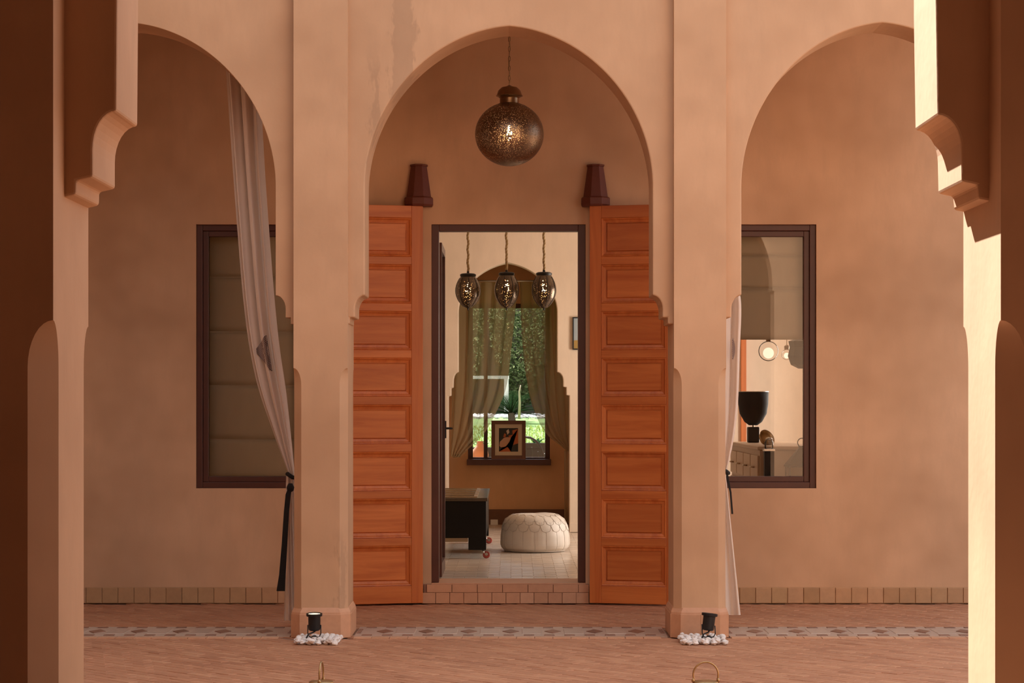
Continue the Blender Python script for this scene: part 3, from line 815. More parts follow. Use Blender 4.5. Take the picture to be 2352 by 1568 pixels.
# picture on the right of the back wall
pd = RB-.02
picture('wall_painting', PX(1348, pd), PZ(803, pd), .30, 75*pd/F, pd, .012, .0, M['black_metal'],
        [((.40,.25,.07), [(0,0),(1,0),(1,.33),(0,.27)]), ((.62,.62,.60), [(.30,.25),(.48,.3),(.44,.62),(.36,.8),(.27,.55)]), ((.10,.06,.05), [(.36,.7),(.42,.72),(.40,.86),(.35,.84)])],
        (.36,.42,.45), 'small landscape painting on the back wall, cut off by the door frame')

# egg lanterns
def egg_lantern(px, py_top, py_bot, D, rot, label):
    z0, z1 = PZ(py_bot, D), PZ(py_top, D); H = z1-z0; r = 28.5*D/F
    g = empty('hanging_lantern', (PX(px, D), D, z0), rot); tag(g, label, 'lantern', 'egg lanterns in the room')
    prof = []
    for k in range(25):
        t = k/24; zz = .025+(H-.055)*t
        rr = r*(math.sin(math.pi*(.04+.80*t**.92))**.72)
        prof.append((max(rr, .006), zz))
    rt_ = prof[-1][0]
    body = MB().lathe([(a, b-H*.5) for a, b in prof], 48, cap=False).build('body', M['egg'], g, smooth=True); body.location = (0, 0, H*.5)
    MB().lathe([(rt_, H-.032), (rt_+.006, H-.022), (rt_+.006, H-.008), (rt_-.01, H), (.012, H+.004), (.010, H+.02)], 40).build('cap', M['iron'], g, smooth=35)
    MB().lathe([(.003, 0), (.007, .008), (.006, .016), (.012, .026), (.03, .036)], 16).build('finial', M['iron'], g, smooth=True)
    for k in range(8):
        a = 2*math.pi*k/8
        MB().tube([(1.01*rr*math.cos(a), 1.01*rr*math.sin(a), zz) for rr, zz in prof[1::2]], .0028, 6).build('rib', M['iron'], g, smooth=True)
    MB().lathe([(.004, -.035), (.022, -.022), (.03, 0), (.022, .024), (.012, .045), (.012, .07)], 16, (0, 0, H*.58)).build('bulb', M['bulb'], g, smooth=True)
    zr = 3.7-z0
    pts = [(.004*math.sin(k*.9), .004*math.cos(k*.7), H+.015+(zr-H-.015)*k/60) for k in range(61)]
    rp = MB()
    for s in range(3):
        rp.tube([(x+.0065*math.cos(k*1.1+s*2.094), y+.0065*math.sin(k*1.1+s*2.094), z) for k, (x, y, z) in enumerate(pts)], .0065, 6)
    rp.build('rope', M['rope'], g, smooth=True)
LD = 19.8
egg_lantern(1075, 628, 713, LD, .1, 'left of the three pierced egg lanterns hanging on ropes in the room')
egg_lantern(1163.5, 625, 713, LD, .55, 'middle of the three pierced egg lanterns hanging on ropes in the room')
egg_lantern(1249.5, 625, 713, LD, .3, 'right of the three pierced egg lanterns hanging on ropes in the room')

# low black chest on castors
cx1 = -.226; cy0, cy1 = 19.05, 21.2; ct = .68; cx0 = cx1-.95
g = empty('chest_table', ((cx0+cx1)/2, (cy0+cy1)/2, RZ)); tag(g, 'low black table chest on red castors with a framed glassy top', 'chest')
gl = lambda mb: local(mb, g)
gl(MB().box(cx0, cx1, cy0, cy1, .33, ct-.03)).build('body', M['chest'], g, bevel=.006)
gl(MB().box(cx0-.01, cx1+.012, cy0-.012, cy1+.012, ct-.03, ct)).build('top', M['chest_top'], g, bevel=.004)
tp = g.children[-1]
nr = 4
for i in range(2):
    for k in range(nr):
        xa = cx0+.08+i*.41; ya = cy0+.10+k*.50
        gl(frame_rect(0, .38, 0, .44, .03, 0, .006)).v
        f = MB()
        f.box(xa, xa+.38, ya, ya+.03, ct, ct+.008); f.box(xa, xa+.38, ya+.41, ya+.44, ct, ct+.008); f.box(xa, xa+.03, ya+.03, ya+.41, ct, ct+.008); f.box(xa+.35, xa+.38, ya+.03, ya+.41, ct, ct+.008)
        gl(f).build('top_frame', M['ochre_metal'], tp)
gl(MB().box(cx0+.1, cx1-.16, cy0+.01, cy0+.05, .295, .33)).build('apron', plain('tan_apron', (.35,.25,.15), .6), g, bevel=.003)
for (xa, ya) in ((cx1-.155, cy0), (cx0, cy0), (cx1-.155, cy1-.14), (cx0, cy1-.14)):
    lg = gl(MB().box(xa, xa+.155, ya, ya+.14, .225, .335)).build('leg', M['chest'], g, bevel=.004)
    cxx, cyy = xa+.155-.01 if xa > cx0 else xa+.01, ya+.02
    w = MB(); mt = Matrix.Translation((cxx+.012, cyy, RZ+.032)) @ Matrix.Rotation(R(62), 4, 'X')
    w.lathe([(.012,-.012),(.028,-.012),(.032,-.006),(.032,.006),(.028,.012),(.012,.012)], 20, M=mt)
    cw_ = gl(w).build('castor_wheel', M['red_rubber'], lg, smooth=40)
    hub = MB().lathe([(.002,-.0145),(.014,-.0145),(.014,.0145),(.002,.0145)], 16, M=mt)
    gl(hub).build('castor_hub', M['steel'], lg, smooth=40)
    gl(MB().tube([(cxx, cyy, RZ+.032), (cxx-.016, cyy, RZ+.06), (cxx-.03, cyy+.02, .232)], .008)).build('castor_fork', M['steel'], lg, smooth=True)
# thin folder standing on the chest, partly behind the inner door
bk = tag(MB().box(-.655, -.62, cy0+.25, cy0+.27, ct+.008, ct+.20).build('slim_book', plain('violet_cover', (.06,.03,.07), .5)), 'slim dark violet book upright on the black chest', 'book')

# leather pouf
def pouf():
    D = 20.05; c = Vector((PX(1228, D), D, RZ)); r = 80*D/F; h = .345
    g = empty('leather_pouf', c); tag(g, 'round white leather pouf with stitched patches on the tiled floor', 'pouf')
    prof = [(.70,0),(.80,.012),(.90,.045),(.965,.10),(.995,.18),(1.0,.24),(.99,.42),(.955,.60),(.90,.76),(.82,.87),(.72,.94),(.58,.985),(.4,1.0),(.2,1.0),(.04,.998)]
    seg = 96
    mb = MB()
    def wob(a, z): return 1+.008*math.sin(3*a+1.3)+.006*math.sin(7*a+5*z)-.012*math.exp(-((((a*18/(2*math.pi)) % 1)-.5)/.10)**2)*(1 if .05 < z < .62 else 0)
    fine = []
    for i in range(len(prof)-1):
        for k in range(3):
            t = k/3; fine.append((prof[i][0]+(prof[i+1][0]-prof[i][0])*t, prof[i][1]+(prof[i+1][1]-prof[i][1])*t))
    fine.append(prof[-1])
    for rr, zz in fine:
        for i in range(seg):
            a = 2*math.pi*i/seg; w = wob(a, zz)
            z2 = zz*h*(1+.015*math.sin(2*a+.5)*(zz > .5))
            mb.v.append((r*rr*w*math.cos(a), r*rr*w*math.sin(a), z2))
    n = len(fine)
    for k in range(n-1):
        for i in range(seg):
            j = (i+1) % seg; mb.f.append((k*seg+i, k*seg+j, (k+1)*seg+j, (k+1)*seg+i))
    mb.f.append(tuple(range(seg-1, -1, -1))); mb.f.append(tuple(range((n-1)*seg, n*seg)))
    mb.build('body', M['leather'], g, smooth=True)
    def rad(z):
        for (a, za), (b, zb) in zip(prof, prof[1:]):
            if za <= z <= zb: return a+(b-a)*(z-za)/max(zb-za, 1e-6)
        return prof[-1][0]
    def pt(a, z, o=1.006): return (r*rad(z)*o*wob(a, z)*math.cos(a), r*rad(z)*o*wob(a, z)*math.sin(a), z*h*(1+.015*math.sin(2*a+.5)*(z > .5))+.001)
    stm = plain('stitch', (.50,.42,.36), .7)
    # scalloped leather patches in two rings on the shoulder
    for ring, (zl, zh, off) in enumerate(((.58, .80, 0), (.76, .95, .5))):
        for k in range(18):
            a0 = 2*math.pi*(k+off)/18; a1 = a0+2*math.pi/18*.96; am = (a0+a1)/2
            v = [pt(a0+.02, zh), pt(am, min(zh+.03, .985)), pt(a1-.02, zh), pt(a1, (zl+zh)/2), pt(a1-.05, zl), pt(am, zl-.04), pt(a0+.05, zl), pt(a0, (zl+zh)/2)]
            ctr = pt(am, (zl+zh)/2, 1.026)
            m = MB().add(v+[ctr], [(i, (i+1) % 8, 8)[::-1] for i in range(8)])
            po = m.build('patch', M['leather'], g, smooth=True)
            MB().tube([Vector(q) for q in v], .0022, 4, True).build('stitching', stm, po)
    for k in range(18):
        a = 2*math.pi*(k+.5)/18
        MB().tube([pt(a, .04+.53*t/8, 1.003) for t in range(9)], .0025, 5).build('seam', stm, g)
    MB().tube([(r*.86*math.cos(2*math.pi*i/48), r*.86*math.sin(2*math.pi*i/48), .012) for i in range(48)], .008, 6, True).build('base_piping', M['leather'], g, smooth=True)
pouf()

# white socket boxes on the alcove foot
for i, (pxx, w) in enumerate(((1133.5, .068), (1142, .016))):
    so = MB().box(-w/2, w/2, -.02, .0, 0, .06).build('power_socket', M['white'], bevel=.004)
    so.location = (PX(pxx, AY-.031), AY-.031, PZ(1209, AY-.03)+.02)
    tag(so, ['white square power socket low on the alcove skirting', 'narrow white switch beside the square socket on the alcove skirting'][i], 'socket')
# ------------------------------------------------------------------ things behind the right window
cbx0, cbx1, cby0, cby1 = 1.955, 2.42, 17.2, 19.4
g = empty('drawer_cabinet', ((cbx0+cbx1)/2, (cby0+cby1)/2, RZ)); tag(g, 'tan drawer cabinet with brass pulls inside the right window', 'cabinet')
gl = lambda mb: local(mb, g)
gl(MB().box(cbx0, cbx1, cby0, cby1, RZ+.02, 1.135)).build('body', M['cabinet'], g, bevel=.004)
gl(MB().box(cbx0-.02, cbx1+.01, cby0-.02, cby1+.02, 1.135, 1.165)).build('top', M['cabinet'], g, bevel=.006)
for k in range(4):
    ya = cby0+.04+k*.54
    for (za, zb, nm) in ((.90, 1.09, 'drawer'), (.22, .87, 'door')):
        d = gl(MB().box(cbx0-.016, cbx0, ya, ya+.50, za, zb)).build(nm, M['cabinet'], g, bevel=.005)
        gl(MB().tube([(cbx0-.02, ya+.19, (za+zb)/2), (cbx0-.04, ya+.20, (za+zb)/2), (cbx0-.04, ya+.30, (za+zb)/2), (cbx0-.02, ya+.31, (za+zb)/2)], .006)).build('handle', M['brass'], d, smooth=True)
# lamp with a dark shade
g = empty('table_lamp', (2.09, 18.9, 1.166)); tag(g, 'table lamp with a wide black shade on the drawer cabinet', 'lamp')
MB().box(-.05, .05, -.05, .05, 0, .135).build('base', M['iron'], g, bevel=.008)
MB().tube([(0,0,.13),(0,0,.30)], .008).build('stem', M['brass'], g)
MB().lathe([(.035,.15),(.075,.18),(.115,.25),(.128,.33),(.132,.44)], 40, cap=False).build('shade', M['black_cloth'], g, smooth=True, solid=.003)
MB().tube([(.132*math.cos(2*math.pi*i/40), .132*math.sin(2*math.pi*i/40), .44) for i in range(40)], .003, 6, True).build('rim', M['steel'], g)
MB().lathe([(.005,.28),(.028,.31),(.028,.35),(.005,.375)], 16).build('bulb', M['glow_glass'], g, smooth=True)
# pair of dishes leaning
g = empty('metal_bowl', (2.07, 17.75, 1.166)); tag(g, 'tarnished metal bowl tipped on its rim on the drawer cabinet', 'bowl')
mt = Matrix.Translation((0, 0, .055)) @ Euler((R(60), 0, R(35))).to_matrix().to_4x4()
MB().lathe([(.012,-.045),(.04,-.04),(.062,-.015),(.068,.012),(.064,.012),(.056,-.012),(.036,-.034),(.008,-.038)], 32, M=mt).build('bowl', M['ochre_metal'], g, smooth=True)
MB().tube([mt @ Vector((.068*math.cos(2*math.pi*i/32), .068*math.sin(2*math.pi*i/32), .012)) for i in range(32)], .004, 6, True).build('rim', M['brass'], g)
# black pedestal with jar
g = empty('pedestal', (2.005, 17.02, RZ)); tag(g, 'slim black pedestal in front of the drawer cabinet', 'pedestal')
MB().box(-.05, .05, -.05, .05, 0, .03).build('base', M['chest'], g, bevel=.004); MB().box(-.038, .038, -.038, .038, .03, .98).build('column', M['chest'], g, bevel=.004); MB().box(-.045, .045, -.045, .045, .98, 1.0).build('cap', M['steel'], g, bevel=.003)
g = empty('glass_jar', (2.005, 17.02, RZ+1.0)); tag(g, 'small lidded glass jar on the slim black pedestal', 'jar')
MB().lathe([(.03,0),(.034,.01),(.034,.05),(.026,.065),(.026,.07)], 24, cap=False).build('glass', M['glass'], g, smooth=True); MB().lathe([(.028,.068),(.03,.074),(.02,.085),(.005,.09)], 20).build('lid', M['steel'], g, smooth=True)
# side table and lantern by the glass
g = empty('side_table', (2.27, 17.0, RZ)); tag(g, 'small dark side table inside the right window', 'table')
MB().box(-.16, .14, -.15, .15, .40, .43).build('top', M['chest'], g, bevel=.004)
for sx in (-.14, .12):
    for sy in (-.13, .13): MB().box(sx-.015, sx+.015, sy-.015, sy+.015, 0, .40).build('leg', M['chest'], g)
g = empty('glass_lantern', (2.265, 17.0, RZ+.43)); tag(g, 'black metal glass lantern with a pyramid roof and ring inside the right window', 'lantern')
hw = .115; ht = PZ(1072, 17)-RZ-.43
for sx in (-1, 1):
    for sy in (-1, 1): MB().box(sx*hw-.007, sx*hw+.007, sy*hw-.007, sy*hw+.007, 0, ht).build('post', M['iron'], g)
MB().box(-hw-.01, hw+.01, -hw-.01, hw+.01, 0, .015).build('base', M['iron'], g)
MB().prism_z([(ht, [(-.13,-.13),(.13,-.13),(.13,.13),(-.13,.13)]), (ht+.012, [(-.13,-.13),(.13,-.13),(.13,.13),(-.13,.13)]), (ht+.15, [(-.03,-.03),(.03,-.03),(.03,.03),(-.03,.03)]), (ht+.165, [(-.03,-.03),(.03,-.03),(.03,.03),(-.03,.03)])]).build('roof', M['iron'], g)
MB().tube([(.034*math.cos(2*math.pi*i/24)-.005, 0, ht+.19+.034*math.sin(2*math.pi*i/24)) for i in range(24)], .004, 6, True).build('ring', M['iron'], g)
for ang in range(4):
    mt = Matrix.Rotation(R(90*ang), 4, 'Z')
    MB().box(-hw+.007, hw-.007, -hw-.002, -hw+.002, .015, ht, mt).build('glass_pane', M['glass'], g)
MB().lathe([(.03,.015),(.03,.13),(.004,.132)], 20).build('candle', M['cream'], g, smooth=40)
# lit globes and dark pendant
for (px, py, D, rr, lab) in ((1765, 806, 18.0, 23, 'larger glowing glass globe pendant inside the right window'), (1807, 814, 18.6, 12, 'smaller glowing glass globe pendant inside the right window')):
    p = P(px, py, D); r_ = rr*D/F
    g = empty('globe_pendant', p); tag(g, lab, 'pendant', 'glowing globes inside the right window')
    MB().lathe([(max(r_*math.sin(math.pi*k/20), .003), -r_*math.cos(math.pi*k/20)) for k in range(21)], 32).build('globe', M['clear'], g, smooth=True)
    MB().lathe([(max(r_*.55*math.sin(math.pi*k/12), .002), -r_*.55*math.cos(math.pi*k/12)-r_*.2) for k in range(13)], 20).build('bulb', M['glow_glass'], g, smooth=True)
    MB().lathe([(.02, r_*.95), (.022, r_*.95+.03), (.008, r_*.95+.04)], 16).build('cap', M['brass'], g)
    MB().tube([(0, 0, r_), (0, 0, 3.7-p.z)], .003, 5).build('cord', M['rope'], g)
p = P(1845, 812, 17.6)
g = empty('drum_pendant', p); tag(g, 'dark faceted pendant lantern at the right edge inside the right window', 'pendant')
MB().lathe([(.04,-.12),(.10,-.09),(.125,-.02),(.11,.05),(.12,.10),(.05,.125)], 8).build('shade', M['iron'], g)
MB().tube([(0, 0, .12), (0, 0, 3.7-p.z)], .004, 5).build('cord', M['iron'], g)
# orange doorpost on the far wall
tag(MB().box(PX(1702, RB-.05)+.0, PX(1714, RB-.05), RB-.06, RB, RZ, 2.3).build('trim_6', M['wood_v'], bevel=.004), 'orange wooden upright on the room back wall, seen in the right window', 'post', kind='structure')

# ------------------------------------------------------------------ garden behind the alcove window
lawn = tag(MB().add([(-14,AY+.3,.02),(14,AY+.3,.02),(14,32,.35),(-14,32,.35),(14,46,1.22),(-14,46,1.22),(14,90,1.6),(-14,90,1.6)], [(0,1,2,3),(3,2,4,5),(5,4,6,7)]).build('garden_ground', M['lawn']), 'bright lawn rising beyond the alcove window', 'lawn', kind='structure')
gr = MB()
for k in range(9000):
    y = rng.uniform(27.4, 43.4); x = rng.uniform(-1.3, 1.3)*y/30
    z = .02+(y-AY-.3)/(32-AY-.3)*.33 if y < 32 else .35+(y-32)/14*.87
    a = rng.uniform(0, 6.28); l = rng.uniform(.03, .08); dx, dy = math.cos(a)*.012, math.sin(a)*.012
    gr.add([(x-dx, y-dy, z), (x+dx, y+dy, z), (x+rng.uniform(-.02,.02), y+rng.uniform(-.02,.02), z+l)], [(0,1,2)])
tag(gr.build('grass', M['grass']), 'sunlit green grass beyond the alcove window', 'grass', kind='stuff')
pb = bmesh.new(); bmesh.ops.create_icosphere(pb, subdivisions=1, radius=1.0)
pebv = [v.co.copy() for v in pb.verts]; pebf = [tuple(v.index for v in f.verts) for f in pb.faces]; pb.free()
st = MB()
for k in range(700):
    x, y = rng.uniform(-3, 3), rng.uniform(45.75, 47.5); s = rng.uniform(.03, .07)
    st.add([(x+v.x*s*1.2, y+v.y*s, 1.23+(y-46)*.03+v.z*s*.8) for v in pebv], pebf)
tag(st.build('garden_stones', M['pebble']), 'strip of white stones along the lawn edge behind the palm', 'stones', kind='stuff')
def bush(x, y, z, rx, ry, rz, n, sz, label, mat='leaf'):
    g = empty('garden_bush', (x, y, z)); tag(g, label, 'bush', 'bushes beyond the lawn')
    mb = MB()
    for k in range(n):
        while True:
            q = Vector((rng.uniform(-1,1), rng.uniform(-1,1), rng.uniform(-1,1)))
            if q.length < 1: break
        q = q.normalized()*(q.length**.4)
        c = Vector((q.x*rx, q.y*ry, rz+q.z*rz)); e = Euler((rng.uniform(0,6.3), rng.uniform(0,6.3), rng.uniform(0,6.3))).to_matrix(); s = sz*rng.uniform(.6, 1.4)
        mb.add([c+e@Vector(v) for v in ((-.2*s,-.9*s,0),(.35*s,0,.06*s),(0,1.0*s,0),(-.35*s,0,.06*s))], [(0,1,2,3)])
    mb.build('foliage', M[mat], g)
    MB().tube([(0,0,-.1),(.05,0,rz*.6),(.0,.1,rz*1.2)], [.09,.07,.03], 8).build('stem', M['bark'], g)
bush(-1.35, 51, 1.3, .76, 1.2, 2.3, 11000, .055, 'tall dappled bush behind the left of the alcove window')
bush(.2, 51.4, 1.4, .76, 1.2, 2.6, 13000, .055, 'tall dappled bush seen between the two sheers')
bush(1.75, 51, 1.3, .76, 1.2, 2.4, 11000, .055, 'tall dappled bush behind the right of the alcove window')
slab('garden_wall', -12, 12, 54, 54.3, 0, 5.5, plain('garden_wall', (.10,.09,.07), .9, 0, .4, 2), 'dark boundary wall behind the garden bushes', 'wall')
# palm
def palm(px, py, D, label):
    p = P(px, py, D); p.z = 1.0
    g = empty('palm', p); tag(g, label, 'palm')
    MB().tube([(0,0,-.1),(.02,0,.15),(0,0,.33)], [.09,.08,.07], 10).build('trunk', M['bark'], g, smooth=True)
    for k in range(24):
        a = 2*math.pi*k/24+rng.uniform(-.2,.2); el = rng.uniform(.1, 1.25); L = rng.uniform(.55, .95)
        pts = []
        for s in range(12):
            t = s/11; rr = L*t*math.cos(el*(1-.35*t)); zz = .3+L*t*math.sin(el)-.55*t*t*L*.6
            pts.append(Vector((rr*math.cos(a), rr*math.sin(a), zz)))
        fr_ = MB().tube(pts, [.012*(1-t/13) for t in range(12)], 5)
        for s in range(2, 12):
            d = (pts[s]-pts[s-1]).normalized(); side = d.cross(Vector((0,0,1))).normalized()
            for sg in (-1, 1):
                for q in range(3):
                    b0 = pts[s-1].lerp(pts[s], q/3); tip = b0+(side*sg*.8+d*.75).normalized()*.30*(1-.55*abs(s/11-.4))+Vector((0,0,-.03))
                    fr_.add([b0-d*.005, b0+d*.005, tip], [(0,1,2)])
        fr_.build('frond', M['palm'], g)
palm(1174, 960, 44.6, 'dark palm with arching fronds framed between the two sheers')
# white pergola post and beam
g = empty('pergola', P(1163, 940, 48.0)); g.location.z = 1.25; tag(g, 'white pergola post and beam in the garden', 'pergola')
zt = PZ(870, 48.0)-1.25
MB().box(-.05, .05, -.05, .05, 0, zt).build('post', M['white'], g); MB().box(-2.6, .06, -.05, .05, zt, zt+.07).build('beam', M['white'], g); MB().box(-2.6, -2.5, -.05, .05, 0, zt).build('post', M['white'], g)
# bare young tree
MB().tube([P(1192, 962, 43), P(1194, 925, 43), P(1193, 900, 43), P(1196, 884, 43)], [.028,.022,.018,.01], 8).build('young_tree', plain('pale_bark', (.45,.36,.25), .8), smooth=True)
tag(bpy.context.scene.objects['young_tree'], 'pale bare sapling stem standing by the palm', 'sapling')
# terrace things outside the alcove window
slab('terrace', -2.2, 2.2, AY+.25, 27.2, 0, .12, M['pale_tile'], 'terrace just outside the alcove window', 'terrace')
def iron_chair(x, y, rz, label):
    g = empty('garden_chair', (x, y, .12), rz); tag(g, label, 'chair')
    for sx in (-1, 1):
        for sy in (-1, 1): MB().tube([(sx*.22, sy*.2, 0), (sx*.21, sy*.19, .45)], .014).build('leg', M['iron'], g)
        MB().tube([(sx*.24, -.2, .45), (sx*.26, -.22, .62), (sx*.25, -.1, .70), (sx*.24, .1, .72), (sx*.22, .2, .80)], .014).build('armrest', M['iron'], g, smooth=True)
    MB().box(-.23, .23, -.21, .21, .44, .47).build('seat', M['iron'], g, bevel=.01)
    MB().tube([(-.22,.2,.45)]+[(.24*math.cos(math.pi*(1-k/12)), .24, .72+.28*math.sin(math.pi*k/12)) for k in range(13)]+[(.22,.2,.45)], .014).build('back_frame', M['iron'], g, smooth=True)
    for k in range(5): MB().tube([(-.16+.08*k, .22, .46), (-.16+.08*k, .24, .93-abs(k-2)*.05)], .009).build('back_slat', M['iron'], g)
iron_chair(.26, 25.6, 2.7, 'black iron garden chair outside at the right of the alcove window')
g = empty('terracotta_jar', (PX(1103, 25.4), 25.4, .12)); tag(g, 'rounded terracotta jar on a stand outside the alcove window', 'jar')
MB().box(-.12,.12,-.12,.12,0,.70).build('stand', M['iron'], g)
MB().lathe([(.05,.70),(.085,.73),(.10,.79),(.085,.85),(.05,.89),(.035,.93),(.045,.95)], 28).build('body', M['terracotta'], g, smooth=True)
def planter(px, D, w, ztop, label):
    g = empty('planter', (PX(px, D), D, .12)); tag(g, label, 'planter')
    h = ztop-.12; a, b = w*.40, w*.5
    sq = lambda r: [(-r,-r),(r,-r),(r,r),(-r,r)]
    MB().prism_z([(0, sq(a)), (h-.06, sq(b)), (h-.06, sq(b+.02)), (h, sq(b+.02)), (h, sq(b-.02)), (h-.05, sq(b-.025))]).build('pot', M['iron'], g)
    for k in range(9):
        t = 2*math.pi*k/9; d = Vector((math.cos(t), math.sin(t), 0)); e = d.cross(Vector((0,0,1)))*.016
        p0 = Vector((0,0,h-.04)); p1 = p0+d*.06+Vector((0,0,.07)); p2 = p0+d*.13+Vector((0,0,.10))
        MB().add([p0-e, p0+e, p1+e*1.3, p1-e*1.3, p2], [(0,1,2,3),(3,2,4)]).build('leaf', M['palm'], g)
planter(1233, 26.5, .30, 1.03, 'black planter with spiky leaves outside the right of the alcove window')
planter(1106, 26.3, .30, .98, 'black planter behind the terracotta jar outside the alcove window')
# ------------------------------------------------------------------ gallery things
def sconce(px, label):
    D = WD; k = D/F
    g = empty('wall_sconce', (PX(px, D), D-.001, wz(476))); tag(g, label, 'sconce', 'terracotta wall sconces')
    H = 97*k
    def half(w, d): # half octagon against the wall, counter-clockwise from above
        return [(-w, 0), (-w, -d*.45), (-w*.42, -d), (w*.42, -d), (w, -d*.45), (w, 0)]
    MB().prism_z([(H*.22, half(28*k, .115)), (H*.96, half(18*k, .075))]).build('shade', M['terra_sconce'], g, bevel=.003)
    MB().prism_z([(H*.0, half(30*k, .125)), (H*.05, half(32.5*k, .135)), (H*.2, half(32.5*k, .135)), (H*.23, half(29*k, .12))]).build('base', M['terra_sconce'], g, bevel=.003)
    MB().prism_z([(H*.955, half(19.5*k, .083)), (H*.985, half(20.5*k, .088)), (H, half(19.5*k, .083))]).build('rim', M['terra_sconce'], g, bevel=.002)
sconce(962.5, 'tapered red terracotta wall sconce above the left door leaf')
sconce(1367.5, 'tapered red terracotta wall sconce above the right door leaf')

def pendant():
    D = 15.3; k = D/F
    c = P(1170, 308, D); r = 79*k
    g = empty('globe_pendant', c); tag(g, 'large pierced brass globe pendant hanging in the middle arch', 'pendant lamp')
    prof = [(max(r*math.sin(math.pi*t/40), .002), -r*.93*math.cos(math.pi*t/40)) for t in range(0, 38)]
    MB().lathe(prof, 64, cap=False).build('globe', M['globe'], g, smooth=True)
    z = lambda py: (308-py)*k
    MB().lathe([(23*k, z(243)), (22*k, z(238)), (22*k, z(226)), (24*k, z(224))], 40, cap=False).build('neck', M['brass'], g, smooth=30)
    MB().lathe([(24*k, z(224)), (31*k, z(220.5)), (28.5*k, z(217)), (25.5*k, z(208)), (18*k, z(201)), (7*k, z(198.5)), (3*k, z(196))], 40).build('cap', M['brass'], g, smooth=30)
    zt = 4.55-c.z; ch = MB(); z0 = z(196); n = int((zt-z0)/.034)
    for i in range(n):
        zc = z0+.017+i*.034; a = 0 if i % 2 else math.pi/2
        ch.tube([(.0075*math.cos(t)*math.cos(a), .0075*math.cos(t)*math.sin(a), zc+.020*math.sin(t)) for t in [2*math.pi*q/8 for q in range(8)]], .0026, 5, True)
    ch.build('chain', M['brass'], g, smooth=True)
    MB().tube([(.006*math.sin(i*.8), .006*math.cos(i*.8), z0+(zt-z0)*i/30) for i in range(31)], .0025, 5).build('flex', M['rope'], g)
    MB().lathe([(.05, zt-.03), (.06, zt-.01), (.06, zt)], 20).build('ceiling_rose', M['brass'], g)
    MB().lathe([(.002,-.052),(.010,-.035),(.020,-.005),(.018,.02),(.010,.04),(.010,.06)], 16).build('bulb', M['bulb'], g, smooth=True)
    MB().tube([(0,0,.06),(0,0,z(243))], .006).build('stem', M['brass'], g)
    ld = bpy.data.lights.new('pendant_light', 'POINT'); ld.energy = 5; ld.color = (1, .68, .36); ld.shadow_soft_size = .03
    lo = bpy.data.objects.new('pendant_light', ld); lo.parent = g; C.objects.link(lo)
pendant()

# white curtains tied to the piers
CDp = 14.66
Lc = [(20,500),(165,515),(500,540),(740,562),(880,588),(1000,629),(1092,664)]
Rc = [(20,580),(165,593),(350,603),(500,613),(700,629),(800,640),(900,655),(1000,667),(1092,677)]
g, cfn = make_curtain('tied_curtain', Lc, Rc, 20, 1092, CDp, 3, .05, M['curtain'], 'long white curtain gathered to the left pier with a dark embroidered diamond', nu=72, nv=90, ph=.4)
local(MB().grid(lambda u, v: P(657-5*v+(18+24*v)*u, 1090+335*v, CDp+.03*math.sin(16*u+.5)), 40, 30), g).build('tail', M['curtain'], g, smooth=True)
tb = local(MB().tube([P(660, 1088, CDp-.03), P(672, 1096, CDp-.06), P(686, 1098, CDp), P(676, 1094, CDp+.05), P(663, 1088, CDp+.02)], .014, 8, True), g).build('tieback', M['black_cloth'], g, smooth=True)
local(MB().lathe([(.004,-.03),(.022,-.018),(.026,.004),(.014,.03)], 14, P(667, 1120, CDp-.07)), g).build('knot', M['black_cloth'], tb, smooth=True)
def tailstrip(pts, D, th=.012):
    mb = MB(); n = len(pts)
    for py, xa, xb in pts:
        z = PZ(py, D)
        mb.v += [(PX(xa, D), D-th/2, z), (PX(xb, D), D-th/2, z), (PX(xb, D), D+th/2, z), (PX(xa, D), D+th/2, z)]
    for k in range(n-1):
        for i in range(4): mb.f.append((4*k+i, 4*k+(i+1) % 4, 4*k+4+(i+1) % 4, 4*k+4+i)[::-1])
    mb.f.append((0,1,2,3)); mb.f.append((4*n-1, 4*n-2, 4*n-3, 4*n-4))
    return mb
local(tailstrip([(1115,664,671),(1135,656,668),(1175,652,664),(1250,647,660),(1320,641,656),(1357,635,654.5)], CDp-.08), g).build('black_tail', M['black_cloth'], tb, bevel=.003)
# embroidered diamond following the cloth
def emb_mat():
    m, nt, b = newmat('embroidery')
    co = coords(nt, (1, 0, 1))
    mp = N(nt, 'ShaderNodeMapping'); nt.links.new(co, mp.inputs[0]); mp.inputs['Rotation'].default_value = (0, R(45), 0); mp.inputs['Scale'].default_value = (95, 95, 95)
    vn = N(nt, 'ShaderNodeTexVoronoi', distance='CHEBYCHEV'); nt.links.new(mp.outputs[0], vn.inputs['Vector']); vn.inputs['Randomness'].default_value = 0; vn.inputs['Scale'].default_value = 1
    ring = windowed(nt, vn.outputs['Distance'], .16, .34, .04)
    c = mixc(nt, ring, (.10,.055,.045), (.55,.45,.42)); nt.links.new(c, b.inputs['Base Color']); b.inputs['Roughness'].default_value = .9
    return m
def emb(u, v):
    py = 770+82*v
    xa = lerp_path([(770,611),(800,590),(812,591),(852,624)], py); xb = lerp_path([(770,613),(852,626)], py)
    px = xa+(xb-xa)*u
    Ls, Rs = lerp_path(smooth_path(Lc), py), lerp_path(smooth_path(Rc), py)
    uu = min(max((px-Ls)/(Rs-Ls), 0), 1); q = cfn(uu, (py-20)/1072)
    return Vector((PX(px, CDp), min(q.y, CDp)-.012, PZ(py, CDp)))
local(MB().grid(emb, 12, 30), g).build('embroidery', emb_mat(), g, smooth=True)
g['label'] = 'long white curtain gathered to the left pier with a dark embroidered diamond'

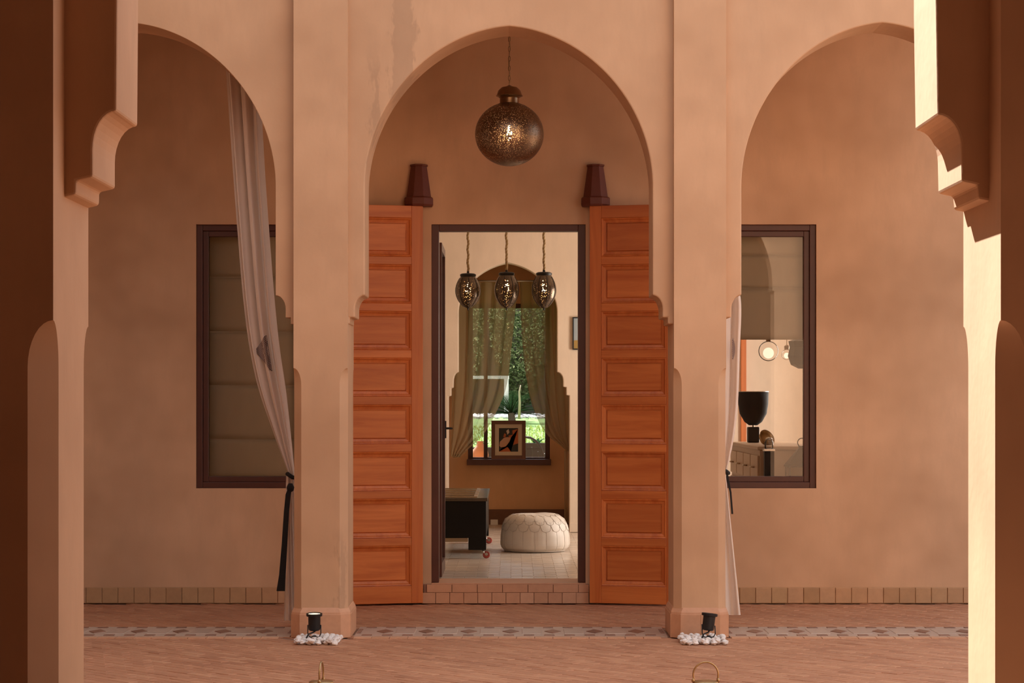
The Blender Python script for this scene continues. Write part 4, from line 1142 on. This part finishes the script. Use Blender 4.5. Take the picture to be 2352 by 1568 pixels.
g, cf2 = make_curtain('tied_curtain', [(20,1652),(700,1650),(900,1650),(1080,1650)], [(20,1682),(640,1690),(690,1701),(800,1698.5),(930,1694),(1000,1686),(1060,1674),(1080,1669)], 20, 1080, CDp, 2, .05, M['curtain'], 'white curtain bunched tightly behind the right pier', nu=60, nv=80)
local(MB().grid(lambda u, v: P(1650+(16+35*v)*u, 1080+332*v, CDp+.03*math.sin(11*u+.8)), 40, 30), g).build('tail', M['curtain'], g, smooth=True)
tb = local(MB().tube([P(1650, 1078, CDp-.06), P(1668, 1082, CDp-.05), P(1673, 1086, CDp), P(1664, 1084, CDp+.05), P(1648, 1080, CDp)], .014, 8, True), g).build('tieback', M['black_cloth'], g, smooth=True)
local(tailstrip([(1082,1667,1671),(1100,1669,1674),(1130,1676,1680),(1180,1680,1684)], CDp+.09), g).build('black_tail', M['black_cloth'], tb)
def emb2(u, v):
    py = 778+48*v; px = 1679+7*u*math.sin(math.pi*min(max(v, .05), .95))**.5
    return Vector((PX(px, CDp), CDp-.075, PZ(py, CDp)))
local(MB().grid(emb2, 6, 16), g).build('embroidery', bpy.data.materials['embroidery'], g, smooth=True)

for nm, xa, xb in (('left', PSX['a'][1]+.1, PSX['b'][0]), ('right', PSX['c'][1]-.1, PSX['d'][0]-.1)):
    g = empty('curtain_rod', (xa, CDp, PZ(14, CDp))); tag(g, 'iron rod high behind the %s arch carrying the white curtain' % nm, 'rod')
    MB().tube([(0, 0, 0), (xb-xa+.12, 0, 0)], .012).build('pole', M['iron'], g, smooth=True)
    for xx in (.15, xb-xa-.05): MB().box(xx-.01, xx+.01, AS1-CDp, .012, -.01, .01).build('bracket', M['iron'], g)

# garden spotlights on pebble beds
def spotlight(px, py_base, D, tilt, label):
    b = Vector((PX(px, D), D, .035)); k = D/F
    g = empty('garden_spotlight', b); tag(g, label, 'spotlight', 'black spotlights before the piers')
    hc = Vector((0, 0, .095))
    mt = Matrix.Translation(hc) @ Euler(tilt).to_matrix().to_4x4()
    MB().lathe([(.026,-.055),(.036,-.05),(.0375,-.04),(.0385,.035),(.050,.037),(.051,.052),(.045,.054),(.042,.046)], 32, M=mt, cap=False).build('housing', M['black_metal'], g, smooth=35)
    MB().lathe([(.002,-.056),(.03,-.055)], 24, M=mt).build('rear_cap', M['black_metal'], g)
    MB().lathe([(.001,.046),(.042,.047)], 28, M=mt).build('lens', M['spot_lens'], g)
    for s in (-1, 1): MB().tube([mt @ Vector((s*.041, 0, -.02)), Vector((s*.041, 0, .02)), Vector((s*.03, 0, .0)), Vector((0, 0, -.005))], .0035, 6).build('bracket', M['black_metal'], g, smooth=True)
    MB().lathe([(.014,-.03),(.018,-.005),(.012,.008)], 16).build('spike', M['black_metal'], g, smooth=True)
    MB().tube([mt @ Vector((.01, 0, -.055)), Vector((-.005, -.015, .03)), Vector((-.035, -.03, .02)), Vector((-.05, -.035, -.01))], .005, 6).build('cable', M['black_metal'], g, smooth=True)
spotlight(722, 1475, 13.70, (R(4), R(0), 0), 'upright black garden spotlight glowing on the white pebbles before the left pier')
spotlight(1628, 1475, 13.70, (R(-3), R(7), 0), 'tilted black garden spotlight on the white pebbles before the right pier')
pmesh = []
for q in range(4):
    bm = bmesh.new(); bmesh.ops.create_icosphere(bm, subdivisions=2, radius=.019)
    r_ = random.Random(q+5)
    ph = [r_.uniform(0, 6) for _ in range(6)]
    for v in bm.verts:
        n = v.co.normalized()
        f = 1+.16*math.sin(3*n.x+ph[0])*math.sin(3*n.y+ph[1])+.12*math.sin(5*n.z+ph[2]+2*n.x)
        v.co = Vector((v.co.x*1.2, v.co.y, v.co.z*.78))*f
    me = bpy.data.meshes.new('pebble'); bm.to_mesh(me); bm.free(); me.materials.append(M['pebble'])
    pmesh.append(me)
for (pxa, pxb, lab, grp) in ((680, 781, 'white pebble in the bed under the left spotlight', 'pebbles under the left spotlight'), (1561, 1667, 'white pebble in the bed under the right spotlight', 'pebbles under the right spotlight')):
    xa, xb = PX(pxa, 13.7), PX(pxb, 13.7); n = 0
    nxp, nyp = 8, 11
    for j in range(nyp):
        for i in range(nxp):
            x = xa+(xb-xa)*(i+.5+rng.uniform(-.3,.3))/nxp; y = 13.53+.36*(j+.5+rng.uniform(-.3,.3))/nyp
            z = .012+(.014 if (i+j) % 3 == 0 else 0)+rng.uniform(0, .004)
            if abs(x-(PX(722 if pxa < 1000 else 1628, 13.7))) < .045 and abs(y-13.69) < .05: continue
            o = inst('pebble', pmesh[rng.randrange(4)], None, (x, y, z), (rng.uniform(-.3,.3), rng.uniform(-.3,.3), rng.uniform(0,6.3)), (1,1,1)); s = rng.uniform(.75, 1.1); o.scale = (s, s, s)
            tag(o, lab, 'pebble', grp)

# metal lanterns standing on the courtyard floor
def floor_lantern(px, D, ring_rot, label):
    g = empty('floor_lantern', (PX(px, D), D, .0)); tag(g, label, 'lantern', 'metal lanterns on the courtyard floor')
    zl = PZ(1563, D); zt = PZ(1520, D)
    MB().lathe([(.075,0),(.08,.008),(.08,.02),(.07,.024)], 32).build('base', M['ochre_metal'], g, smooth=30)
    for k in range(6):
        a = 2*math.pi*k/6; MB().tube([(.07*math.cos(a), .07*math.sin(a), .02), (.068*math.cos(a), .068*math.sin(a), zl-.05)], .004, 6).build('post', M['ochre_metal'], g)
    MB().lathe([(.066,.024),(.066,zl-.05)], 32, cap=False).build('glass', M['glass'], g, smooth=True)
    MB().lathe([(.075,zl-.052),(.078,zl-.045),(.06,zl-.02),(.056,zl-.004),(.05,zl),(.02,zl+.002)], 32).build('lid', M['ochre_metal'], g, smooth=30)
    rr = 29*D/F; zc = zt-rr
    c, s = math.cos(ring_rot), math.sin(ring_rot)
    pts = []
    for k in range(25):
        t = math.pi*(1.18-1.36*k/24)
        pts.append((rr*math.cos(t)*c, rr*math.cos(t)*s, zc+rr*math.sin(t)))
    pts = [(rr*1.02*math.cos(math.pi)*c, rr*1.02*math.cos(math.pi)*s, zl-.004)]+pts[1:-1]+[(rr*1.02*c, rr*1.02*s, zl-.004)]
    MB().tube(pts, .0042, 8).build('handle', M['ochre_metal'], g, smooth=True)
    for s2 in (-1, 1): MB().lathe([(.004,-.008),(.009,0),(.004,.012)], 10, (s2*rr*c, s2*rr*s, zl)).build('handle_lug', M['ochre_metal'], g, smooth=True)
    MB().lathe([(.03,.024),(.03,.10),(.003,.102)], 20).build('candle', M['cream'], g, smooth=40)
floor_lantern(738, 10.0, R(86), 'metal floor lantern at the bottom edge below the left pier, handle edge-on')
floor_lantern(1621, 10.0, R(4), 'metal floor lantern at the bottom edge below the right pier, round handle facing us')
